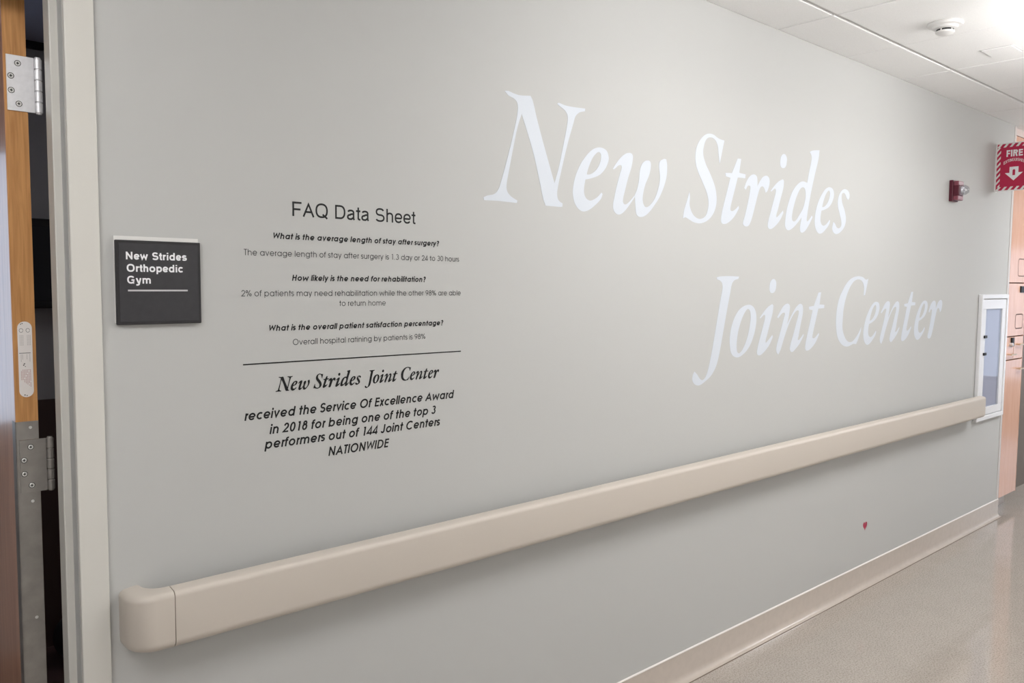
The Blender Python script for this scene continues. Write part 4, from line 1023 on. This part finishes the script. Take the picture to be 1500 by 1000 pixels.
def build_flag_sign():
    X0, z0, z1, w = 5.867, 2.2065, 2.512, 0.209
    h = z1 - z0
    t = tag(empty('extinguisher_sign', (X0, 0.0, z0)), 'red and white sign with arrow jutting from the wall reading FIRE EXTINGUISHER', 'sign')
    bm = bmesh.new()
    box(bm, X0, X0 + 0.003, -w, -0.0028, z0, z1)
    box(bm, X0, X0 + 0.045, -0.0028, 0.0, z0, z1)
    link('panel', bm, 'white_plastic', t)
    # sheet coordinates: u away from the wall, v down from the top
    fn = lambda u, v, l=0.0: (X0 - l, -u, z1 - v)
    def poly(bm, pts, lift):
        bm.faces.new([bm.verts.new(fn(u, v, lift)) for u, v in pts])
    bm = bmesh.new()
    m, b = 0.010, 0.0215            # white margin, striped band
    a0, a1, c0, c1 = m, w - 0.004, 0.006, h - 0.006
    i0, i1, j0, j1 = a0 + b, a1 - b, c0 + b, c1 - b
    poly(bm, [(i0, j0), (i1, j0), (i1, j1), (i0, j1)], 0.0003)
    for rect in ((a0, a1, c0, j0), (a0, a1, j1, c1), (a0, i0, j0, j1), (i1, a1, j0, j1)):
        for k in range(-12, 22):
            s = 0.0355 * k
            vert = rect[1] - rect[0] < 0.05
            if vert:       # stripes climbing to the right
                q = [(a0 - 0.01, s + 0.029), (a0 + b + 0.03, s - 0.046), (a0 + b + 0.03, s - 0.026), (a0 - 0.01, s + 0.049)]
                if rect[0] > 0.1:
                    q = [(u + i1 - a0, v) for u, v in q]
            else:
                q = [(s - 0.014, rect[3] + 0.002), (s + 0.006, rect[3] + 0.002), (s + 0.026, rect[2] - 0.002), (s + 0.006, rect[2] - 0.002)]
            c = clip_poly(q, *rect)
            if len(c) > 2:
                poly(bm, c, 0.0003)
    f = link('red_field', bm, 'red', t)
    f['label'] = 'red field and slanted red border stripes'
    fz = lambda u, v, l=0.0: (X0 - l, -u, v)
    bm = bmesh.new()
    set_line(bm, 'FIRE', gro_glyph, 0.085, 0.0605, 0.1605, z1 - 0.089, 0.0583, fz, base=0.0006)
    link('lettering', bm, 'sign_white', t)
    bm = bmesh.new()
    st, lo, hi = strokes_of('EXTINGUISHER', gro_glyph, 0.055, 0.03)
    uc, Rr, half = 0.1105, 0.105, 0.061
    size = 0.0262
    for n, s in enumerate(st):
        pts = []
        for px, py in s:
            x = ((px - lo) / (hi - lo) * 2 - 1) * half
            dz = math.sqrt(Rr * Rr - x * x) - Rr
            pts.append((uc + x, z1 - 0.1185 + dz + py * size))
        closed = len(pts) > 12 and (Vector(pts[0]) - Vector(pts[-1])).length < 1e-5
        ribbon(bm, pts[:-1] if closed else pts, 0.0011, fz, 0.0006 + n * 0.000004, closed)
    link('lettering', bm, 'sign_white', t)
    bm = bmesh.new()
    v0, v1, v2 = 0.154, 0.1915, 0.241
    poly(bm, [(uc - 0.0255, v0), (uc + 0.0255, v0), (uc + 0.0255, v1), (uc + 0.051, v1), (uc, v2), (uc - 0.051, v1), (uc - 0.0255, v1)], 0.0006)
    ar = link('arrow', bm, 'sign_white', t)
    bm = bmesh.new()
    poly(bm, [(uc - 0.0075, 0.176), (uc - 0.003, 0.171), (uc + 0.004, 0.171), (uc + 0.0075, 0.176), (uc + 0.0075, 0.208), (uc - 0.0075, 0.208)], 0.0009)
    link('extinguisher_mark', bm, 'red', ar)
build_flag_sign()

# ------------------------------------------------------------------ extinguisher cabinet set in the wall
def build_wall_cabinet():
    x0, x1, z0, z1 = 5.690, 6.185, 0.720, 1.545
    t = tag(empty('extinguisher_cabinet', (x0, 0.0, z0)), 'tall narrow white cabinet with glass door set on the wall at the handrail end', 'cabinet')
    yo = -0.024
    bm = bmesh.new()
    fr = 0.030
    for q in ((x0, x1, z0, z0 + fr), (x0, x1, z1 - fr, z1)):
        box(bm, q[0], q[1], yo, 0.0, q[2], q[3], 0.004, 2)
    for q in ((x0, x0 + fr), (x1 - fr, x1)):
        box(bm, q[0], q[1], yo, 0.0, z0 + fr - 0.004, z1 - fr + 0.004, 0.004, 2)
    link('trim_frame', bm, 'white_metal', t)
    dx0, dx1, dz0, dz1 = x0 + fr + 0.004, x1 - fr - 0.004, z0 + fr + 0.004, z1 - fr - 0.004
    bm = bmesh.new()
    s = 0.062
    px0, px1, pz0, pz1 = dx0 + s, dx1 - s, dz0 + 0.05, dz1 - s
    for q in ((dx0, dx1, dz0, pz0), (dx0, dx1, pz1, dz1), (dx0, px0, pz0, pz1), (px1, dx1, pz0, pz1)):
        box(bm, q[0], q[1], yo + 0.006, yo + 0.020, q[2], q[3], 0.0015, 1)
    d = link('door', bm, 'white_metal', t)
    bx('pane', px0, px1, yo + 0.011, yo + 0.014, pz0, pz1, 'glass', d)
    for zc in (1.270, 1.158):
        bx('latch', px0 - 0.030, px0 + 0.012, yo - 0.004, yo + 0.0065, zc - 0.009, zc + 0.009, 'dark', d, 0.002, 1)
    bm = bmesh.new()
    box(bm, dx0, dx1, -0.0035, -0.0005, dz0, dz1)
    b = link('back_panel', bm, 'reflection_tint', t)
    b['label'] = 'inside behind the glass, tinted lavender like the reflection in it'
build_wall_cabinet()

# ------------------------------------------------------------------ corner guard and tall storage cabinet round the corner
def build_corner():
    bm = bmesh.new()
    box(bm, XC - 0.034, XC + 0.003, -0.003, 0.0, 0.125, H - 0.004, 0.001, 1)
    box(bm, XC, XC + 0.003, -0.003, 0.034, 0.125, H - 0.004, 0.001, 1)
    tag(link('corner_guard', bm, 'guard_vinyl', loc=(XC, 0, 0.125)), 'pale vertical guard strip on the free corner of the wall', 'corner guard')
    x0, x1, yf, yb = XC + 0.004, 6.690, 0.024, 0.185
    zb, zt = 0.100, 2.630
    t = tag(empty('storage_cabinet', (x0, yf, 0.0)), 'tall orange-pink wood cabinet with doors and drawers beyond the wall corner', 'cabinet')
    bx('body', x0, x1, yf + 0.020, yb, zb, zt, 'gap', t)
    bx('side_panel', x1 - 0.006, x1, yf, yb, zb, zt, 'laminate', t)
    bx('toe_kick', x0, x1 - 0.004, yf + 0.070, yb, 0.0, zb, 'base', t)
    f = bx('top_filler', x0, x1, yf, yb, zt, H, 'filler', t)
    f['label'] = 'pale filler strip under the ceiling'
    g = 0.0035
    def front(name, a, b, c, e):
        return bx(name, a + g, b - g, yf, yf + 0.019, c + g, e - g, 'laminate', t, 0.0015, 1)
    xm = 6.487
    up = front('door', x0, x1 - 0.006, 1.622, zt)
    mid = front('door', x0, x1 - 0.006, 1.245, 1.622)
    dl = front('drawer', x0, xm, 1.080, 1.245)
    dr = front('drawer', xm, x1 - 0.006, 1.080, 1.245)
    low = front('door', x0, x1 - 0.006, zb, 1.080)
    def pull_ring(par, xa, xb, za, zb_):
        # recessed square pull: rounded rim with a shallow dish
        c = rounded([(xa, za), (xb, za), (xb, zb_), (xa, zb_)], 0.02, 5)
        bm = bmesh.new()
        ribbon(bm, c, 0.0035, lambda u, v, l=0.0: (u, yf - l, v), 0.0006, True)
        p = link('recessed_pull', bm, 'gap', par)
    pull_ring(up, 6.500, 6.650, 1.672, 1.792)
    pull_ring(mid, 6.495, 6.650, 1.300, 1.400)
    bx('latch', 6.560, 6.645, yf - 0.010, yf + 0.001, 1.555, 1.600, 'dark', mid, 0.002, 1)
    bm = bmesh.new()
    lathe(bm, [(0, -0.022), (0.011, -0.022), (0.013, -0.018), (0.013, 0.001)], (6.405, yf, 1.190), 'y', 20)
    link('lock', bm, 'steel', dl)
    bx('lock_plate', 6.418, 6.462, yf - 0.012, yf + 0.001, 1.175, 1.238, 'dark', dl, 0.002, 1)
    def bar(par, xa, xb, z):
        bm = bmesh.new()
        box(bm, xa, xb, yf - 0.030, yf - 0.022, z - 0.005, z + 0.005, 0.0025, 2)
        for x in (xa + 0.01, xb - 0.018):
            box(bm, x, x + 0.008, yf - 0.024, yf + 0.001, z - 0.004, z + 0.004)
        link('handle', bm, 'pull', par)
    bar(dl, 6.36, 6.47, 1.120)
    bar(dr, 6.53, 6.66, 1.185)
    bar(low, 6.56, 6.66, 1.010)
    for par, z in ((up, 1.74), (mid, 1.545), (mid, 1.325), (low, 0.925), (low, 0.21)):
        bm = bmesh.new()
        box(bm, x0 + 0.001, x0 + 0.026, yf - 0.005, yf + 0.001, z - 0.032, z + 0.032, 0.002, 1)
        link('hinge', bm, 'dark', par)
build_corner()

# ------------------------------------------------------------------ ceiling fittings
def build_ceiling_things():
    c = (3.620, -0.515)
    t = tag(empty('smoke_detector', (c[0], c[1], H)), 'round white smoke detector under the ceiling tiles', 'smoke detector')
    def turned(name, prof, m, n=40):
        bm = bmesh.new()
        lathe(bm, prof, (c[0], c[1], H), 'z', n)
        o = link(name, bm, m, t, True)
        o.modifiers.new('edges', 'EDGE_SPLIT').split_angle = math.radians(35)
        return o
    turned('base_ring', [(0, 0), (0.066, 0), (0.068, -0.005), (0.064, -0.012), (0.054, -0.015), (0, -0.015)], 'white_plastic')
    turned('body', [(0, -0.0145), (0.050, -0.0145), (0.046, -0.022), (0.037, -0.026), (0, -0.026)], 'white_plastic')
    v = turned('vent_slot', [(0, -0.0255), (0.033, -0.0255), (0.033, -0.034), (0, -0.034)], 'dark')
    v['label'] = 'dark vent slot ring'
    for k in range(5):
        a = 2 * math.pi / 5 * k + 0.55
        px, py = c[0] + 0.0325 * math.cos(a), c[1] + 0.0325 * math.sin(a)
        bx('rib', px - 0.0025, px + 0.0025, py - 0.0025, py + 0.0025, H - 0.0345, H - 0.0250, 'white_plastic', v)
    turned('sensor_cap', [(0, -0.0335), (0.036, -0.0335), (0.035, -0.040), (0.025, -0.046), (0, -0.048)], 'white_plastic')
    # square cover plate
    t = tag(empty('ceiling_plate', (4.215, -0.545, H)), 'small flat white square plate on the ceiling beyond the smoke detector', 'plate')
    bx('cover', 4.150, 4.290, -0.600, -0.475, H - 0.005, H, 'tile', t, 0.002, 2)
    bx('rim', 4.144, 4.296, -0.606, -0.469, H - 0.0015, H + 0.0005, 'tee', t)
    # suspended lights with wraparound lenses
    labels = ['white suspended light with wraparound lens above the gym doorway', 'white suspended light with wraparound lens over the upper white words', 'white suspended light with wraparound lens beside the smoke detector',
              'white suspended light with wraparound lens past the wall corner']
    for n, x in enumerate(LIGHT_X):
        t = tag(empty('ceiling_light', (x + 0.61, LIGHT_Y, H)), labels[n], 'ceiling light', 'ceiling lights along the corridor')
        xa, xb, ya, yb = x, x + 1.22, LIGHT_Y - 0.3, LIGHT_Y + 0.3
        zt, zl = H - 0.075, H - 0.25              # hanging height shaped so the bright sides light the ceiling
        bx('housing', xa, xb, ya + 0.008, yb - 0.008, zt, zt + 0.02, 'housing', t)
        for sx in (xa + 0.2, xb - 0.2):
            bm = bmesh.new()
            lathe(bm, [(0, zt + 0.019), (0.006, zt + 0.019), (0.006, H - 0.006), (0.035, H - 0.005), (0.035, H), (0, H)], (sx, LIGHT_Y, 0), 'z', 16)
            link('stem', bm, 'housing', t)
        for a, b in ((xa, xa + 0.02), (xb - 0.02, xb)):
            bx('end_plate', a, b, ya, yb, zl - 0.003, zt, 'housing', t, 0.004, 2)
        bm = bmesh.new()
        prof = rounded([(ya, zt), (ya, zl), (yb, zl), (yb, zt)], [0, 0.04, 0.04, 0], 5)
        extrude_profile(bm, prof, xa + 0.0205, xb - 0.0205)
        bm.normal_update()
        for f in bm.faces:
            if abs(f.normal.y) > 0.7:
                f.material_index = 1
        link('diffuser', bm, ['diffuser_cool' if n == 3 else 'diffuser', 'diffuser_side'], t)
build_ceiling_things()
